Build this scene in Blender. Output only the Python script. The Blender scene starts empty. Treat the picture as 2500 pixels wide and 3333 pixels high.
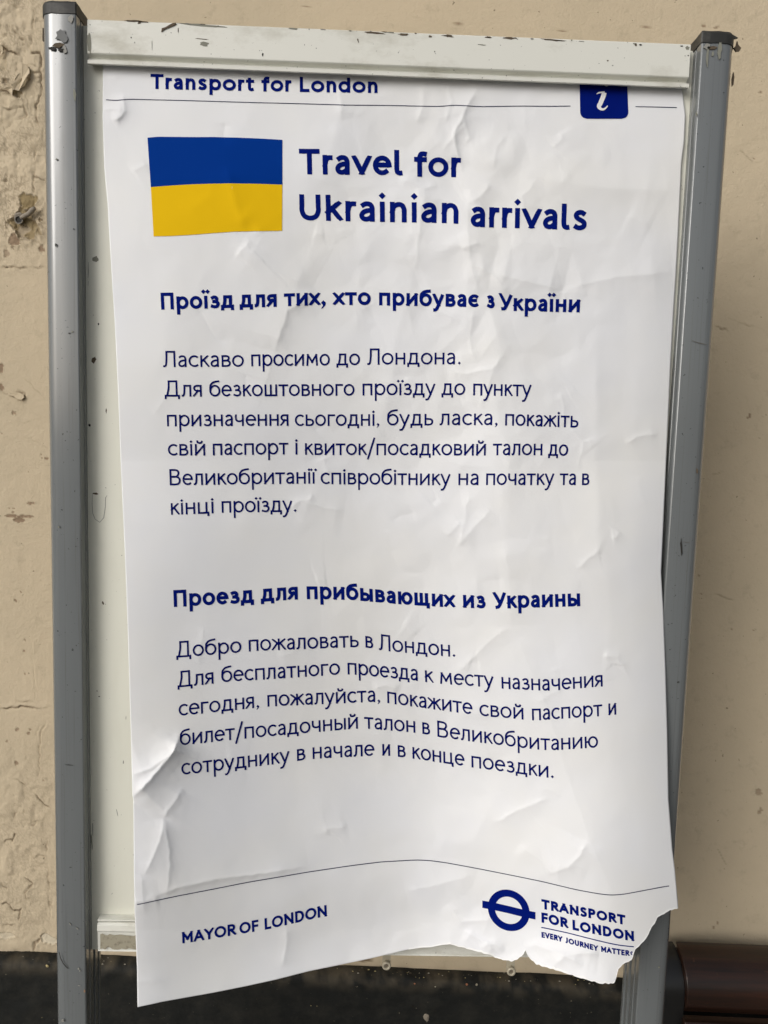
import bpy, math, random
import numpy as np
from mathutils import Matrix, Vector
R = math.radians
random.seed(7)
rng = np.random.default_rng(11)
sc = bpy.context.scene
col = sc.collection

# ------------------------------------------------------------------ camera
W_PX, H_PX, F_PX = 2500.0, 3333.0, 2504.0      # photograph size, focal length in its pixels
CAM = Vector((0.0, -0.88, 1.25))
YAW, PITCH, ROLL = R(-1.3), R(5.8), R(1.7)
ROT = Matrix.Rotation(YAW, 3, 'Z') @ Matrix.Rotation(R(90) - PITCH, 3, 'X') @ Matrix.Rotation(ROLL, 3, 'Z')
cd = bpy.data.cameras.new('camera')
cam = bpy.data.objects.new('camera', cd); col.objects.link(cam)
cam.matrix_world = Matrix.Translation(CAM) @ ROT.to_4x4()
cd.sensor_fit = 'VERTICAL'; cd.sensor_height = 36.0; cd.lens = F_PX / H_PX * 36.0
cd.clip_start = 0.02; cd.clip_end = 200
sc.camera = cam

# ------------------------------------------------------------------ sky and sun
SUN_EL, SUN_AZ = R(27), R(-43)        # azimuth from the view direction behind the camera, negative = from the left
w = bpy.data.worlds.new('World'); sc.world = w; w.use_nodes = True
nt = w.node_tree; nt.nodes.clear()
sky = nt.nodes.new('ShaderNodeTexSky'); sky.sky_type = 'NISHITA'; sky.sun_disc = False
sky.sun_elevation = SUN_EL; sky.sun_rotation = math.pi - SUN_AZ
sky.dust_density = 4.0; sky.air_density = 1.0; sky.ozone_density = 0.6
hs = nt.nodes.new('ShaderNodeHueSaturation'); hs.inputs['Saturation'].default_value = 0.35
bg = nt.nodes.new('ShaderNodeBackground'); bg.inputs['Strength'].default_value = 0.115
wo = nt.nodes.new('ShaderNodeOutputWorld')
nt.links.new(sky.outputs[0], hs.inputs['Color']); nt.links.new(hs.outputs[0], bg.inputs[0]); nt.links.new(bg.outputs[0], wo.inputs[0])
sl = bpy.data.lights.new('sun', 'SUN'); sl.energy = 1.12; sl.angle = R(34); sl.color = (1.0, 0.99, 0.975)
so = bpy.data.objects.new('sun', sl); col.objects.link(so)
sun_from = Vector((math.sin(SUN_AZ) * math.cos(SUN_EL), -math.cos(SUN_AZ) * math.cos(SUN_EL), math.sin(SUN_EL)))
so.rotation_euler = sun_from.to_track_quat('Z', 'Y').to_euler()
so.location = sun_from * 5
sc.view_settings.view_transform = 'Standard'; sc.view_settings.look = 'None'
sc.view_settings.exposure = -0.13; sc.view_settings.gamma = 1.0; sc.view_settings.use_curve_mapping = False

# ------------------------------------------------------------------ measuring helpers
RM = np.array([list(r) for r in ROT]); CV = np.array(CAM)
def ray(px, py):
    px = np.asarray(px, float); py = np.asarray(py, float)
    c = np.stack([(px - W_PX / 2) / F_PX, -(py - H_PX / 2) / F_PX, -np.ones_like(px)], -1)
    return c @ RM.T
def at(px, py, y=0.0):
    """point of the place seen at a spot of the photograph, on the upright plane Y = y (y may be an array)"""
    d = ray(px, py)
    return CV + d * ((y - CV[1]) / d[..., 1])[..., None]
WALL_Y, WALL_YAW = 0.30, R(-2.4)
def at_wall(px, py, off=0.0):
    """(along, up) on the wall's face"""
    d = ray(px, py)
    n = np.array([-math.sin(WALL_YAW), math.cos(WALL_YAW), 0.0])      # points away from the camera
    o = np.array([0, WALL_Y, 0]) - n * off
    t = ((o - CV) @ n) / (d @ n)
    p = CV + d * t[..., None]
    a = np.array([math.cos(WALL_YAW), math.sin(WALL_YAW), 0.0])
    return (p - o) @ a, p[..., 2]

# ------------------------------------------------------------------ object helpers
def tag(o, label=None, cat=None, group=None, kind=None):
    if label: o['label'] = label
    if cat: o['category'] = cat
    if group: o['group'] = group
    if kind: o['kind'] = kind
    return o
def empty(name, loc=(0, 0, 0), rz=0.0):
    o = bpy.data.objects.new(name, None); o.location = loc; o.rotation_euler = (0, 0, rz); o.empty_display_size = 0.05
    col.objects.link(o); return o
def mesh(name, v, f, mat, parent=None, smooth=False, world=True):
    me = bpy.data.meshes.new(name)
    v = np.asarray(v, dtype=np.float32)
    if isinstance(f, np.ndarray) and f.ndim == 2:
        me.vertices.add(len(v)); me.vertices.foreach_set('co', v.ravel())
        n, k = f.shape
        me.loops.add(n * k); me.loops.foreach_set('vertex_index', f.astype(np.int32).ravel())
        me.polygons.add(n); me.polygons.foreach_set('loop_start', np.arange(0, n * k, k, dtype=np.int32))
        me.update(calc_edges=True); me.validate()
    else:
        me.from_pydata([tuple(map(float, p)) for p in v], [], f); me.update()
    if smooth: me.polygons.foreach_set('use_smooth', np.ones(len(me.polygons), dtype=bool))
    me.materials.append(mat)
    o = bpy.data.objects.new(name, me); col.objects.link(o)
    if parent is not None:
        o.parent = parent
        if world: o.matrix_parent_inverse = (Matrix.LocRotScale(parent.location, parent.rotation_euler, None)).inverted()
    return o
def grid_faces(nr, nc):
    i = np.arange(nr - 1)[:, None] * nc + np.arange(nc - 1)[None, :]
    i = i.ravel()
    return np.stack([i, i + nc, i + nc + 1, i + 1], -1)
def extrude(prof, a, b, axis, closed=True, cap=True):
    """prof: 2-D points. axis 'z': prof=(x,y), runs z a..b ; axis 'x': prof=(y,z), runs x a..b"""
    n = len(prof); v = []
    for t in (a, b):
        for p in prof: v.append((p[0], p[1], t) if axis == 'z' else (t, p[0], p[1]))
    f = [(i, (i + 1) % n, n + (i + 1) % n, n + i) for i in range(n if closed else n - 1)]
    if cap and closed: f += [tuple(range(n - 1, -1, -1)), tuple(range(n, 2 * n))]
    return v, f
def bevel(o, wd, seg=2):
    m = o.modifiers.new('bevel', 'BEVEL'); m.width = wd; m.segments = seg; m.limit_method = 'ANGLE'; m.angle_limit = R(35)
    return o

def lattice(seed):
    return np.random.default_rng(seed).random((257, 257)) * 2 - 1
_L = {}
def noise(x, y, scale, seed=0):
    L = _L.setdefault(seed, lattice(seed + 100))
    u = np.asarray(x, float) / scale + 31.7 * seed; v = np.asarray(y, float) / scale + 17.3 * seed
    i = np.floor(u).astype(int); j = np.floor(v).astype(int); fu = u - i; fv = v - j
    fu = fu * fu * fu * (fu * (fu * 6 - 15) + 10); fv = fv * fv * fv * (fv * (fv * 6 - 15) + 10)
    i0, i1, j0, j1 = i % 256, (i + 1) % 256, j % 256, (j + 1) % 256
    return (L[i0, j0] * (1 - fu) + L[i1, j0] * fu) * (1 - fv) + (L[i0, j1] * (1 - fu) + L[i1, j1] * fu) * fv
def facets(x, y, scale, seed, rot):
    """flat triangular facets between random heights: sharp folds, no lumps"""
    L = _L.setdefault(seed, lattice(seed + 100)); c, s = math.cos(rot), math.sin(rot)
    x, y = x * c + y * s, -x * s + y * c
    u = x / scale + 0.577 * y / scale + 40; v = 1.155 * y / scale + 60
    i = np.floor(u).astype(int); j = np.floor(v).astype(int); fu = u - i; fv = v - j
    g = lambda a, b: L[a % 256, b % 256]
    lo = fu > fv
    return np.where(lo, g(i, j) * (1 - fu) + g(i + 1, j) * (fu - fv) + g(i + 1, j + 1) * fv,
                    g(i, j) * (1 - fv) + g(i, j + 1) * (fv - fu) + g(i + 1, j + 1) * fu)
def fbm(x, y, scale, octv=4, seed=0, gain=0.5):
    r = 0; a = 1.0
    for k in range(octv):
        r = r + a * noise(x, y, scale / 2 ** k, seed + k); a *= gain
    return r
def polydist(x, y, pts):
    """distance to a polyline, side (+/-), position along it 0..1"""
    pts = np.asarray(pts, float); seg = np.hypot(*(pts[1:] - pts[:-1]).T); tot = seg.sum(); acc = 0
    best = np.full(x.shape, 1e9); side = np.zeros(x.shape); pos = np.zeros(x.shape)
    for (p, q, l) in zip(pts[:-1], pts[1:], seg):
        d = (q - p) / l
        t = np.clip((x - p[0]) * d[0] + (y - p[1]) * d[1], 0, l)
        ex = x - p[0] - t * d[0]; ey = y - p[1] - t * d[1]
        dd = np.hypot(ex, ey); m = dd < best
        best = np.where(m, dd, best); side = np.where(m, np.sign(d[0] * ey - d[1] * ex), side); pos = np.where(m, (acc + t) / tot, pos)
        acc += l
    return best, side, pos

# ------------------------------------------------------------------ materials
def M(name, base, rough=0.6, metal=0.0, spec=0.5, coat=0.0):
    m = bpy.data.materials.new(name); m.use_nodes = True
    b = m.node_tree.nodes['Principled BSDF']
    b.inputs['Base Color'].default_value = (*base, 1); b.inputs['Roughness'].default_value = rough
    b.inputs['Metallic'].default_value = metal; b.inputs['Specular IOR Level'].default_value = spec
    b.inputs['Coat Weight'].default_value = coat
    return m
def N(m, t, **kw):
    n = m.node_tree.nodes.new(t)
    for k, v in kw.items():
        if k in n.inputs: n.inputs[k].default_value = v
        else: setattr(n, k, v)
    return n
def L(m, a, b): m.node_tree.links.new(a, b)
def BS(m): return m.node_tree.nodes['Principled BSDF']
def coords(m, sx=1, sy=1, sz=1):
    tc = N(m, 'ShaderNodeTexCoord'); mp = N(m, 'ShaderNodeMapping'); mp.inputs['Scale'].default_value = (sx, sy, sz)
    L(m, tc.outputs['Object'], mp.inputs['Vector']); return mp.outputs[0]
def noise_n(m, vec, scale, detail=5, rough=0.55, dist=0.0):
    n = N(m, 'ShaderNodeTexNoise', Scale=scale, Detail=detail, Roughness=rough, Distortion=dist); L(m, vec, n.inputs['Vector']); return n.outputs['Fac']
def ramp(m, fac, stops):
    r = N(m, 'ShaderNodeValToRGB'); L(m, fac, r.inputs[0]); e = r.color_ramp.elements
    e[0].position, e[0].color = stops[0][0], (*stops[0][1], 1); e[1].position, e[1].color = stops[1][0], (*stops[1][1], 1)
    for p, c in stops[2:]:
        x = e.new(p); x.color = (*c, 1)
    return r.outputs[0]
def mix(m, fac, a, b, mode='MIX'):
    n = N(m, 'ShaderNodeMix', data_type='RGBA', blend_type=mode)
    for s, i in ((fac, 0), (a, 6), (b, 7)):
        if isinstance(s, tuple): n.inputs[i].default_value = (*s, 1)
        elif isinstance(s, (int, float)): n.inputs[i].default_value = s
        else: L(m, s, n.inputs[i])
    return n.outputs[2]
def bump(m, h, strength, dist=0.001):
    b = N(m, 'ShaderNodeBump', Strength=strength, Distance=dist); L(m, h, b.inputs['Height']); L(m, b.outputs[0], BS(m).inputs['Normal']); return b
def attr(m, name):
    a = N(m, 'ShaderNodeAttribute', attribute_name=name); return a.outputs['Fac']

G1 = (1, 1, 1); G0 = (0, 0, 0)
# paper: faint blotches and fibre
m_paper = M('paper', (0.80, 0.79, 0.785), 0.62, spec=0.35)
v = coords(m_paper)
L(m_paper, mix(m_paper, ramp(m_paper, noise_n(m_paper, v, 7, 3), [(0.35, G0), (0.7, G1)]), (0.775, 0.785, 0.81), (0.80, 0.80, 0.79)), BS(m_paper).inputs['Base Color'])
bump(m_paper, noise_n(m_paper, v, 240, 4, 0.7), 0.12, 0.0006)
m_ink = M('ink_dark_blue', (0.0015, 0.0055, 0.105), 0.7, spec=0.03)
m_inkb = M('ink_blue', (0.0006, 0.008, 0.150), 0.7, spec=0.03)
m_rule = M('ink_rule', (0.01, 0.014, 0.06), 0.5, spec=0.3)
m_fblue = M('ink_flag_blue', (0.0003, 0.034, 0.245), 0.7, spec=0.03)
m_fyel = M('ink_flag_yellow', (0.80, 0.50, 0.008), 0.7, spec=0.03)
m_wprint = M('unprinted_white', (0.78, 0.77, 0.77), 0.6, spec=0.3)

def painted(name, base, dark, scale=22, rough=0.35, amt=0.5, streak=(1, 1, 1), bumpy=0.05, metal=0.0, spec=0.5):
    m = M(name, base, rough, metal, spec)
    v = coords(m, *streak)
    a = ramp(m, noise_n(m, v, scale, 8, 0.65), [(0.50, G0), (0.80, (amt,) * 3)])
    v2 = coords(m)
    c = mix(m, a, base, dark)
    sp = ramp(m, noise_n(m, v2, 260, 3, 0.5), [(0.70, G0), (0.735, G1)])
    L(m, mix(m, sp, c, tuple(x * 0.35 for x in base)), BS(m).inputs['Base Color'])
    rr = N(m, 'ShaderNodeMapRange'); L(m, noise_n(m, v2, 40, 5), rr.inputs[0]); rr.inputs[3].default_value = rough * 0.7; rr.inputs[4].default_value = min(1, rough * 1.5)
    L(m, rr.outputs[0], BS(m).inputs['Roughness'])
    bump(m, noise_n(m, v2, 150, 5), bumpy, 0.0005)
    return m
m_post = painted('grey_enamel', (0.150, 0.162, 0.166), (0.11, 0.11, 0.105), 14, 0.16, 0.45, (1, 1, 0.12), 0.03, 0.0, 0.9)
BS(m_post).inputs['Coat Weight'].default_value = 0.45; BS(m_post).inputs['Coat Roughness'].default_value = 0.09
_v = coords(m_post, 1, 1, 0.01); _n = noise_n(m_post, _v, 420, 3, 0.7)
_r = ramp(m_post, _n, [(0.55, (0.0,) * 3), (0.72, (0.55,) * 3)])
_bc = BS(m_post).inputs['Base Color'].links[0].from_socket
L(m_post, mix(m_post, _r, _bc, (0.10, 0.10, 0.095)), BS(m_post).inputs['Base Color'])
m_cap = painted('black_plastic', (0.022, 0.022, 0.02), (0.11, 0.105, 0.09), 60, 0.5, 0.7, bumpy=0.3)
m_panel = painted('cream_laminate', (0.74, 0.74, 0.655), (0.55, 0.54, 0.44), 18, 0.45, 0.35, (1, 1, 0.3), 0.03)
m_rail = painted('white_frame_paint', (0.72, 0.72, 0.66), (0.38, 0.36, 0.28), 30, 0.4, 0.8, (0.5, 1, 1), 0.06)
m_railold = painted('stained_frame_paint', (0.36, 0.33, 0.25), (0.07, 0.055, 0.035), 150, 0.5, 1.0, (1, 1, 1), 0.3)
m_grime = M('grime_brown', (0.10, 0.075, 0.05), 0.9); bump(m_grime, noise_n(m_grime, coords(m_grime), 300, 5), 0.6, 0.001)
m_primer = M('bare_primer', (0.22, 0.22, 0.18), 0.8)
m_soot = M('black_mark', (0.02, 0.018, 0.015), 0.8)
m_smear = M('pale_smear', (0.27, 0.265, 0.24), 0.6)
m_ring = M('grey_glue_ring', (0.105, 0.11, 0.11), 0.5)
m_stud = M('cream_plastic', (0.42, 0.38, 0.29), 0.4)

m_wall = M('wall_paint', (0.55, 0.455, 0.305), 0.75, spec=0.25)
v = coords(m_wall)
blot = ramp(m_wall, noise_n(m_wall, v, 4.5, 6, 0.6), [(0.35, (0.53, 0.445, 0.315)), (0.7, (0.585, 0.487, 0.345))])
dirt = ramp(m_wall, noise_n(m_wall, v, 38, 8, 0.7), [(0.55, G0), (0.78, (0.50,) * 3)])
c = mix(m_wall, dirt, blot, (0.30, 0.25, 0.17))
speck = ramp(m_wall, noise_n(m_wall, v, 120, 3, 0.6), [(0.69, G0), (0.73, (0.8,) * 3)])
c = mix(m_wall, speck, c, (0.16, 0.125, 0.08))
c = mix(m_wall, attr(m_wall, 'grime_shade'), c, (0.17, 0.125, 0.075))
c = mix(m_wall, attr(m_wall, 'chip'), c, (0.24, 0.165, 0.105))
c = mix(m_wall, attr(m_wall, 'bare'), c, (0.27, 0.205, 0.105))
c = mix(m_wall, attr(m_wall, 'pale'), c, (0.62, 0.57, 0.45))
L(m_wall, c, BS(m_wall).inputs['Base Color'])
bump(m_wall, noise_n(m_wall, v, 210, 6, 0.65), 0.7, 0.0015)

m_skirt = M('black_skirting', (0.014, 0.015, 0.014), 0.75, spec=0.3)
v = coords(m_skirt)
c = mix(m_skirt, ramp(m_skirt, noise_n(m_skirt, v, 30, 8, 0.7), [(0.45, G0), (0.75, G1)]), (0.006, 0.0068, 0.006), (0.020, 0.019, 0.015))
c = mix(m_skirt, ramp(m_skirt, noise_n(m_skirt, v, 190, 3, 0.6), [(0.71, G0), (0.745, G1)]), c, (0.15, 0.13, 0.09))
c = mix(m_skirt, attr(m_skirt, 'dust'), c, (0.060, 0.050, 0.034))
L(m_skirt, c, BS(m_skirt).inputs['Base Color']); bump(m_skirt, noise_n(m_skirt, v, 140, 7, 0.7), 0.8, 0.0016)
m_wood = M('varnished_wood', (0.06, 0.02, 0.01), 0.36, spec=0.4, coat=0.2)
v = coords(m_wood, 1, 14, 14)
c = ramp(m_wood, noise_n(m_wood, v, 6, 6, 0.6, 0.6), [(0.3, (0.010, 0.0055, 0.0035)), (0.7, (0.036, 0.013, 0.007))])
v2 = coords(m_wood)
c = mix(m_wood, ramp(m_wood, noise_n(m_wood, v2, 45, 5), [(0.66, G0), (0.72, (0.6,) * 3)]), c, (0.16, 0.07, 0.03))
L(m_wood, c, BS(m_wood).inputs['Base Color']); bump(m_wood, noise_n(m_wood, v, 30, 4), 0.15, 0.001)
m_iron = M('black_iron', (0.012, 0.012, 0.012), 0.3, spec=0.5); bump(m_iron, noise_n(m_iron, coords(m_iron), 90, 4), 0.2, 0.001)
m_bareflake = M('bare_timber', (0.30, 0.17, 0.09), 0.8)
m_ground = M('paving', (0.13, 0.125, 0.115), 0.85)
v = coords(m_ground); L(m_ground, ramp(m_ground, noise_n(m_ground, v, 9, 8), [(0.3, (0.09, 0.088, 0.08)), (0.75, (0.16, 0.15, 0.135))]), BS(m_ground).inputs['Base Color'])

# ------------------------------------------------------------------ ground
g = mesh('ground', [(-90, -90, 0), (90, -90, 0), (90, 90, 0), (-90, 90, 0)], [(0, 1, 2, 3)], m_ground); tag(g, kind='structure')

# ------------------------------------------------------------------ wall
def wp(pts): 
    a = np.array(pts, float); x, z = at_wall(a[:, 0], a[:, 1]); return np.stack([x, z], -1)
(xa, _), (xb, _) = (at_wall(np.array([-150.]), np.array([1600.])), at_wall(np.array([2750.]), np.array([1600.])))
xL, xR = -1.05, 1.05
strip_l = float(at_wall(np.array([240.]), np.array([0.]))[0][0]); strip_r = float(at_wall(np.array([2100.]), np.array([3300.]))[0][0])
xs = np.concatenate([np.arange(-4.0, xL - 0.01, 0.03), np.arange(xL, -0.64, 0.004), np.arange(-0.64, strip_l + 0.09, 0.00115), np.arange(strip_l + 0.10, strip_r - 0.03, 0.010), np.arange(strip_r - 0.02, xR, 0.0028), np.arange(xR + 0.01, 4.0, 0.03)])
_, zt = at_wall(np.array([1250.]), np.array([-60.])); _, zb = at_wall(np.array([1250.]), np.array([3240.]))
zs = np.concatenate([np.arange(3.6, float(zt[0]), -0.03), np.arange(float(zt[0]), float(zb[0]), -0.0017)])
X, Z = np.meshgrid(xs, zs)
pits = np.clip(fbm(X, Z, 0.03, 4, 3) - 0.25, 0, 1)
H = 0.0006 * fbm(X, Z, 0.25, 3, 1) + 0.00022 * fbm(X, Z, 0.012, 3, 5)
chip = np.zeros_like(X); grime_shade = np.zeros_like(X); bare = np.zeros_like(X); pale = np.zeros_like(X)
_, zpx = at_wall(np.array([50., 50., 50., 50.]), np.array([900., 500., 2350., 3100.]))
leftness = np.clip((strip_l + 0.02 - X) / 0.10, 0, 1)
rough_zone = leftness * (np.clip((Z - zpx[0]) / 0.06, 0, 1) + 0.55 * np.clip((zpx[2] - Z) / 0.12, 0, 1))
# flaking paint skins: stepped relief
fl = fbm(X * 1.2, Z, 0.020, 4, 9); st = np.floor(fl * 3.2) / 3.2
H += rough_zone * (0.0015 * st + 0.0002 * fl)
se = np.zeros_like(X); se[1:, 1:] = (np.abs(st[1:, 1:] - st[:-1, 1:]) + np.abs(st[1:, 1:] - st[1:, :-1])) > 0.01
grime_shade += rough_zone * 0.30 * se * (noise(X, Z, 0.03, 22) > -0.3)
wrk = np.abs(fbm(X, Z, 0.016, 3, 13)); H -= rough_zone * 0.0008 * np.exp(-(wrk / 0.05) ** 2); grime_shade += rough_zone * 0.35 * np.exp(-(wrk / 0.03) ** 2) * (noise(X, Z, 0.05, 21) > 0.1)
cracks = [
 ([(112, 0), (108, 60), (105, 110), (103, 165)], 1.0), ([(36, 75), (45, 98), (70, 125), (98, 150), (105, 172), (130, 170), (134, 200), (133, 250), (136, 285), (128, 325), (118, 350), (120, 380), (127, 415), (126, 445)], 2.2),
 ([(126, 445), (118, 470), (113, 520), (114, 560), (112, 600), (112, 660), (114, 700)], 1.4), ([(79, 212), (95, 210), (122, 214)], 1.8),
 ([(105, 235), (118, 240), (134, 236)], 1.2), ([(105, 258), (115, 256), (130, 254)], 1.0), ([(0, 290), (20, 294), (35, 300), (50, 318)], 2.0),
 ([(0, 345), (25, 360), (45, 350), (80, 345), (85, 378), (70, 385), (45, 392), (30, 410), (10, 415)], 1.6), ([(80, 320), (80, 350), (84, 378)], 1.6),
 ([(88, 318), (95, 340), (90, 360)], 1.2), ([(0, 160), (15, 155), (25, 168), (50, 170), (65, 176)], 2.0), ([(112, 570), (130, 580), (148, 590)], 1.2),
 ([(0, 590), (15, 588), (24, 578)], 1.2), ([(0, 868), (40, 870), (85, 872), (140, 868)], 1.5), ([(125, 740), (130, 762), (148, 765)], 1.4),
 ([(118, 775), (128, 795), (145, 805)], 1.2), ([(0, 1262), (15, 1278), (40, 1288), (65, 1300), (80, 1290), (82, 1282), (72, 1278), (48, 1276)], 1.4),
 ([(80, 1230), (100, 1252), (130, 1280), (155, 1305)], 0.5), ([(60, 1385), (90, 1375), (145, 1358)], 0.4), ([(100, 1430), (155, 1460)], 0.4),
 ([(0, 2309), (20, 2306), (40, 2301), (75, 2302), (120, 2304), (170, 2300)], 2.2), ([(52, 2282), (75, 2286), (110, 2286)], 1.6),
 ([(98, 2075), (108, 2140), (114, 2240), (118, 2300)], 0.5), ([(158, 2335), (132, 2390), (128, 2470), (127, 2540)], 0.9), ([(145, 2340), (100, 2420), (88, 2440)], 0.5),
 ([(46, 2537), (60, 2540), (82, 2558), (102, 2577), (118, 2588), (135, 2610), (150, 2624), (165, 2628), (175, 2622)], 1.6),
 ([(60, 2640), (46, 2650), (44, 2662), (52, 2678), (66, 2686)], 1.4), ([(95, 2682), (105, 2676), (125, 2672), (115, 2684), (95, 2688)], 1.2),
 ([(14, 2745), (20, 2735), (32, 2730), (38, 2738), (48, 2715), (54, 2718)], 1.8), ([(75, 2752), (90, 2765), (98, 2780), (108, 2793), (120, 2785), (128, 2778), (140, 2785), (152, 2790)], 1.5),
 ([(155, 2730), (153, 2760), (150, 2775)], 1.4), ([(152, 2795), (156, 2830), (158, 2870), (160, 2910), (162, 2960), (165, 3020)], 1.3),
 ([(5, 2870), (10, 2885), (22, 2890)], 1.5), ([(72, 2850), (85, 2862), (110, 2875), (98, 2885), (82, 2908), (85, 2925), (95, 2930)], 1.6),
 ([(0, 2943), (20, 2938), (34, 2950), (45, 2962), (66, 2965), (72, 2955)], 2.0), ([(66, 2965), (64, 2990), (62, 3000)], 1.8), ([(85, 2985), (70, 3015), (66, 3022)], 1.4),
 ([(153, 3033), (140, 3040), (125, 3060), (110, 3072), (112, 3090), (112, 3105)], 2.2), ([(0, 3014), (20, 3010), (45, 3008)], 1.4), ([(175, 2920), (166, 2945), (175, 2960)], 1.5),
 ([(2329, 1058), (2350, 1070), (2365, 1072), (2372, 1088)], 0.7), ([(2375, 1034), (2400, 1048), (2430, 1058), (2470, 1066), (2500, 1078)], 0.7),
 ([(2425, 1288), (2438, 1320), (2441, 1340)], 0.6), ([(2325, 1932), (2350, 1940), (2382, 1952)], 0.7), ([(2370, 1700), (2366, 1650)], 0.2), ([(2320, 1545), (2345, 1538), (2362, 1535)], 0.5),
 ([(690, 0), (697, 40), (695, 60)], 0.7), ([(640, 20), (660, 50), (672, 62)], 0.4), ([(1350, 80), (1352, 50)], 0.4),
]
def near(P, pad):
    return (X > P[:, 0].min() - pad) & (X < P[:, 0].max() + pad) & (Z > P[:, 1].min() - pad) & (Z < P[:, 1].max() + pad)
for pts, s in cracks:
    P = wp(pts)
    m = near(P, 0.03)
    xx = X[m] + 0.0016 * fbm(X[m], Z[m], 0.008, 3, 31); zz = Z[m] + 0.0016 * fbm(X[m], Z[m], 0.008, 3, 37)
    d, sd, ps = polydist(xx, zz, P)
    wdt = 0.0008 + 0.0005 * s
    tap = np.clip(np.minimum(ps, 1 - ps) * 8, 0.25, 1) * np.clip(0.75 + noise(X[m], Z[m], 0.01, 41), 0.2, 1.2)
    H[m] += tap * s * (-0.0011 * np.exp(-(d / wdt) ** 2) + 0.0010 * np.exp(-d / 0.0045) * (sd > 0))
    grime_shade[m] = np.maximum(grime_shade[m], np.clip(tap * s * 0.55, 0, 1) * np.exp(-(d / (wdt * 0.9)) ** 2))
def patch(arr, cx, cy, rx, ry, rot=0.0, depth=0.0012, jag=0.45, seed=50, amt=1.0, rim=0.5):
    (c,) = wp([(cx, cy)]); k = 0.88 * 1.34 / F_PX
    rx *= k; ry *= k
    m = (abs(X - c[0]) < 2.2 * max(rx, ry)) & (abs(Z - c[1]) < 2.2 * max(rx, ry))
    x = X[m] - c[0]; z = Z[m] - c[1]; ca, sa = math.cos(rot), math.sin(rot)
    u = (x * ca + z * sa) / rx; q = (-x * sa + z * ca) / ry
    r = np.hypot(u, q) + jag * fbm(X[m], Z[m], max(rx, ry) * 0.8, 4, seed)
    e = np.clip((1 - r) / 0.10, 0, 1)
    H[m] += -depth * e + depth * 0.7 * np.exp(-((r - 1.08) / 0.09) ** 2)
    arr[m] = np.maximum(arr[m], e * amt)
    grime_shade[m] = np.maximum(grime_shade[m], rim * np.exp(-((r - 1.0) / 0.07) ** 2))
    for o in (chip, grime_shade, bare, pale):
        if o is not arr and o is not grime_shade: o[m] *= (1 - e)
    return m
# peeled sites: around the plug, the big torn skin at the top left, small chips
patch(bare, 92, 655, 24, 26, 0.3, 0.0016, 0.5, 51); patch(bare, 85, 722, 38, 42, 0.1, 0.0022, 0.45, 52, 0.9, 0.9); patch(bare, 45, 722, 22, 18, 0.2, 0.002, 0.6, 53, 0.8, 0.9)
patch(chip, 45, 785, 17, 20, 0.3, 0.0013, 0.5, 54, 0.9, 0.7); patch(chip, 20, 826, 11, 12, 0, 0.0008, 0.25, 55, 0.6, 0.5); patch(chip, 135, 809, 11, 10, -0.5, 0.0008, 0.35, 56, 0.9, 0.5)
patch(grime_shade, 72, 748, 26, 15, 0.3, 0.0015, 0.6, 140, 0.55); patch(grime_shade, 60, 700, 16, 10, 0.2, 0.0015, 0.6, 141, 0.6)  # dirt plus painted shadow, ragged, round the plug hole
patch(grime_shade, 41, 805, 6, 5, 0, 0.0008, 0.5, 57, 0.7); patch(grime_shade, 65, 668, 8, 4, 0.4, 0.001, 0.5, 58, 0.6); patch(bare, 120, 745, 12, 25, 0.2, 0.001, 0.6, 59, 0.6, 0.6)
patch(bare, 75, 262, 34, 16, 1.05, 0.0030, 0.35, 60, 0.55, 0.9); patch(bare, 55, 305, 12, 14, 0.5, 0.003, 0.4, 61, 0.6, 0.8); patch(grime_shade, 17, 262, 9, 8, 0.5, 0.003, 0.4, 62, 0.7, 0.6)
patch(grime_shade, 10, 163, 10, 6, 0.4, 0.002, 0.4, 63, 0.4); patch(bare, 5, 205, 16, 30, 0.1, 0.0012, 0.5, 64, 0.25, 0.4)
patch(chip, 3, 1200, 8, 15, 0, 0.001, 0.3, 65, 0.9); patch(chip, 5, 1262, 8, 12, 0, 0.001, 0.3, 66, 0.9); patch(chip, 46, 1344, 7, 7, 0.2, 0.0008, 0.4, 67, 0.7)
patch(pale, 72, 1292, 11, 7, -0.3, -0.001, 0.3, 68, 0.7, 0.8); patch(chip, 98, 1638, 12, 6, 0.1, 0.0008, 0.4, 69, 0.9); patch(chip, 54, 1680, 42, 4.5, 0, 0.0008, 0.4, 70, 0.9); patch(chip, 62, 1692, 17, 9, 0, 0.0008, 0.3, 71, 0.9)
patch(chip, 150, 1492, 7, 4, 0, 0.0006, 0.4, 72, 0.9); patch(chip, 137, 1490, 3, 3, 0, 0.0006, 0.3, 73, 0.9); patch(chip, 135, 1478, 3, 2, 0, 0.0005, 0.3, 74, 0.8)
for k, (a, b, c_) in enumerate([(30, 1655, 3), (44, 1655, 3), (44, 1666, 4), (98, 2375, 4), (92, 2387, 5), (56, 2375, 6), (22, 2411, 5), (78, 2119, 4), (80, 2083, 3), (81, 2193, 3), (53, 2485, 8), (67, 1926, 3), (50, 1955, 5), (142, 2540, 3), (70, 959, 2), (6, 1410, 3), (93, 1534, 2), (2455, 2050, 3), (2435, 1360, 4), (2282, 1932, 2), (2380, 2048, 3), (2277, 1872, 3), (2482, 1355, 2), (2472, 2645, 6), (2336, 3005, 5), (2322, 3020, 4), (2478, 2632, 5), (2470, 1427, 2), (2455, 515, 3), (2475, 300, 4), (2100, 88, 4), (2290, 84, 5), (2330, 90, 5), (1830, 100, 3), (1350, 60, 5), (1485, 80, 6), (1055, 50, 5), (1000, 18, 3)]):
    patch(chip, a, b, c_ * 1.3, c_ * 0.8, 0.2 * k, 0.0006, 0.4, 80 + k, 0.8, 0.4)
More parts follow.
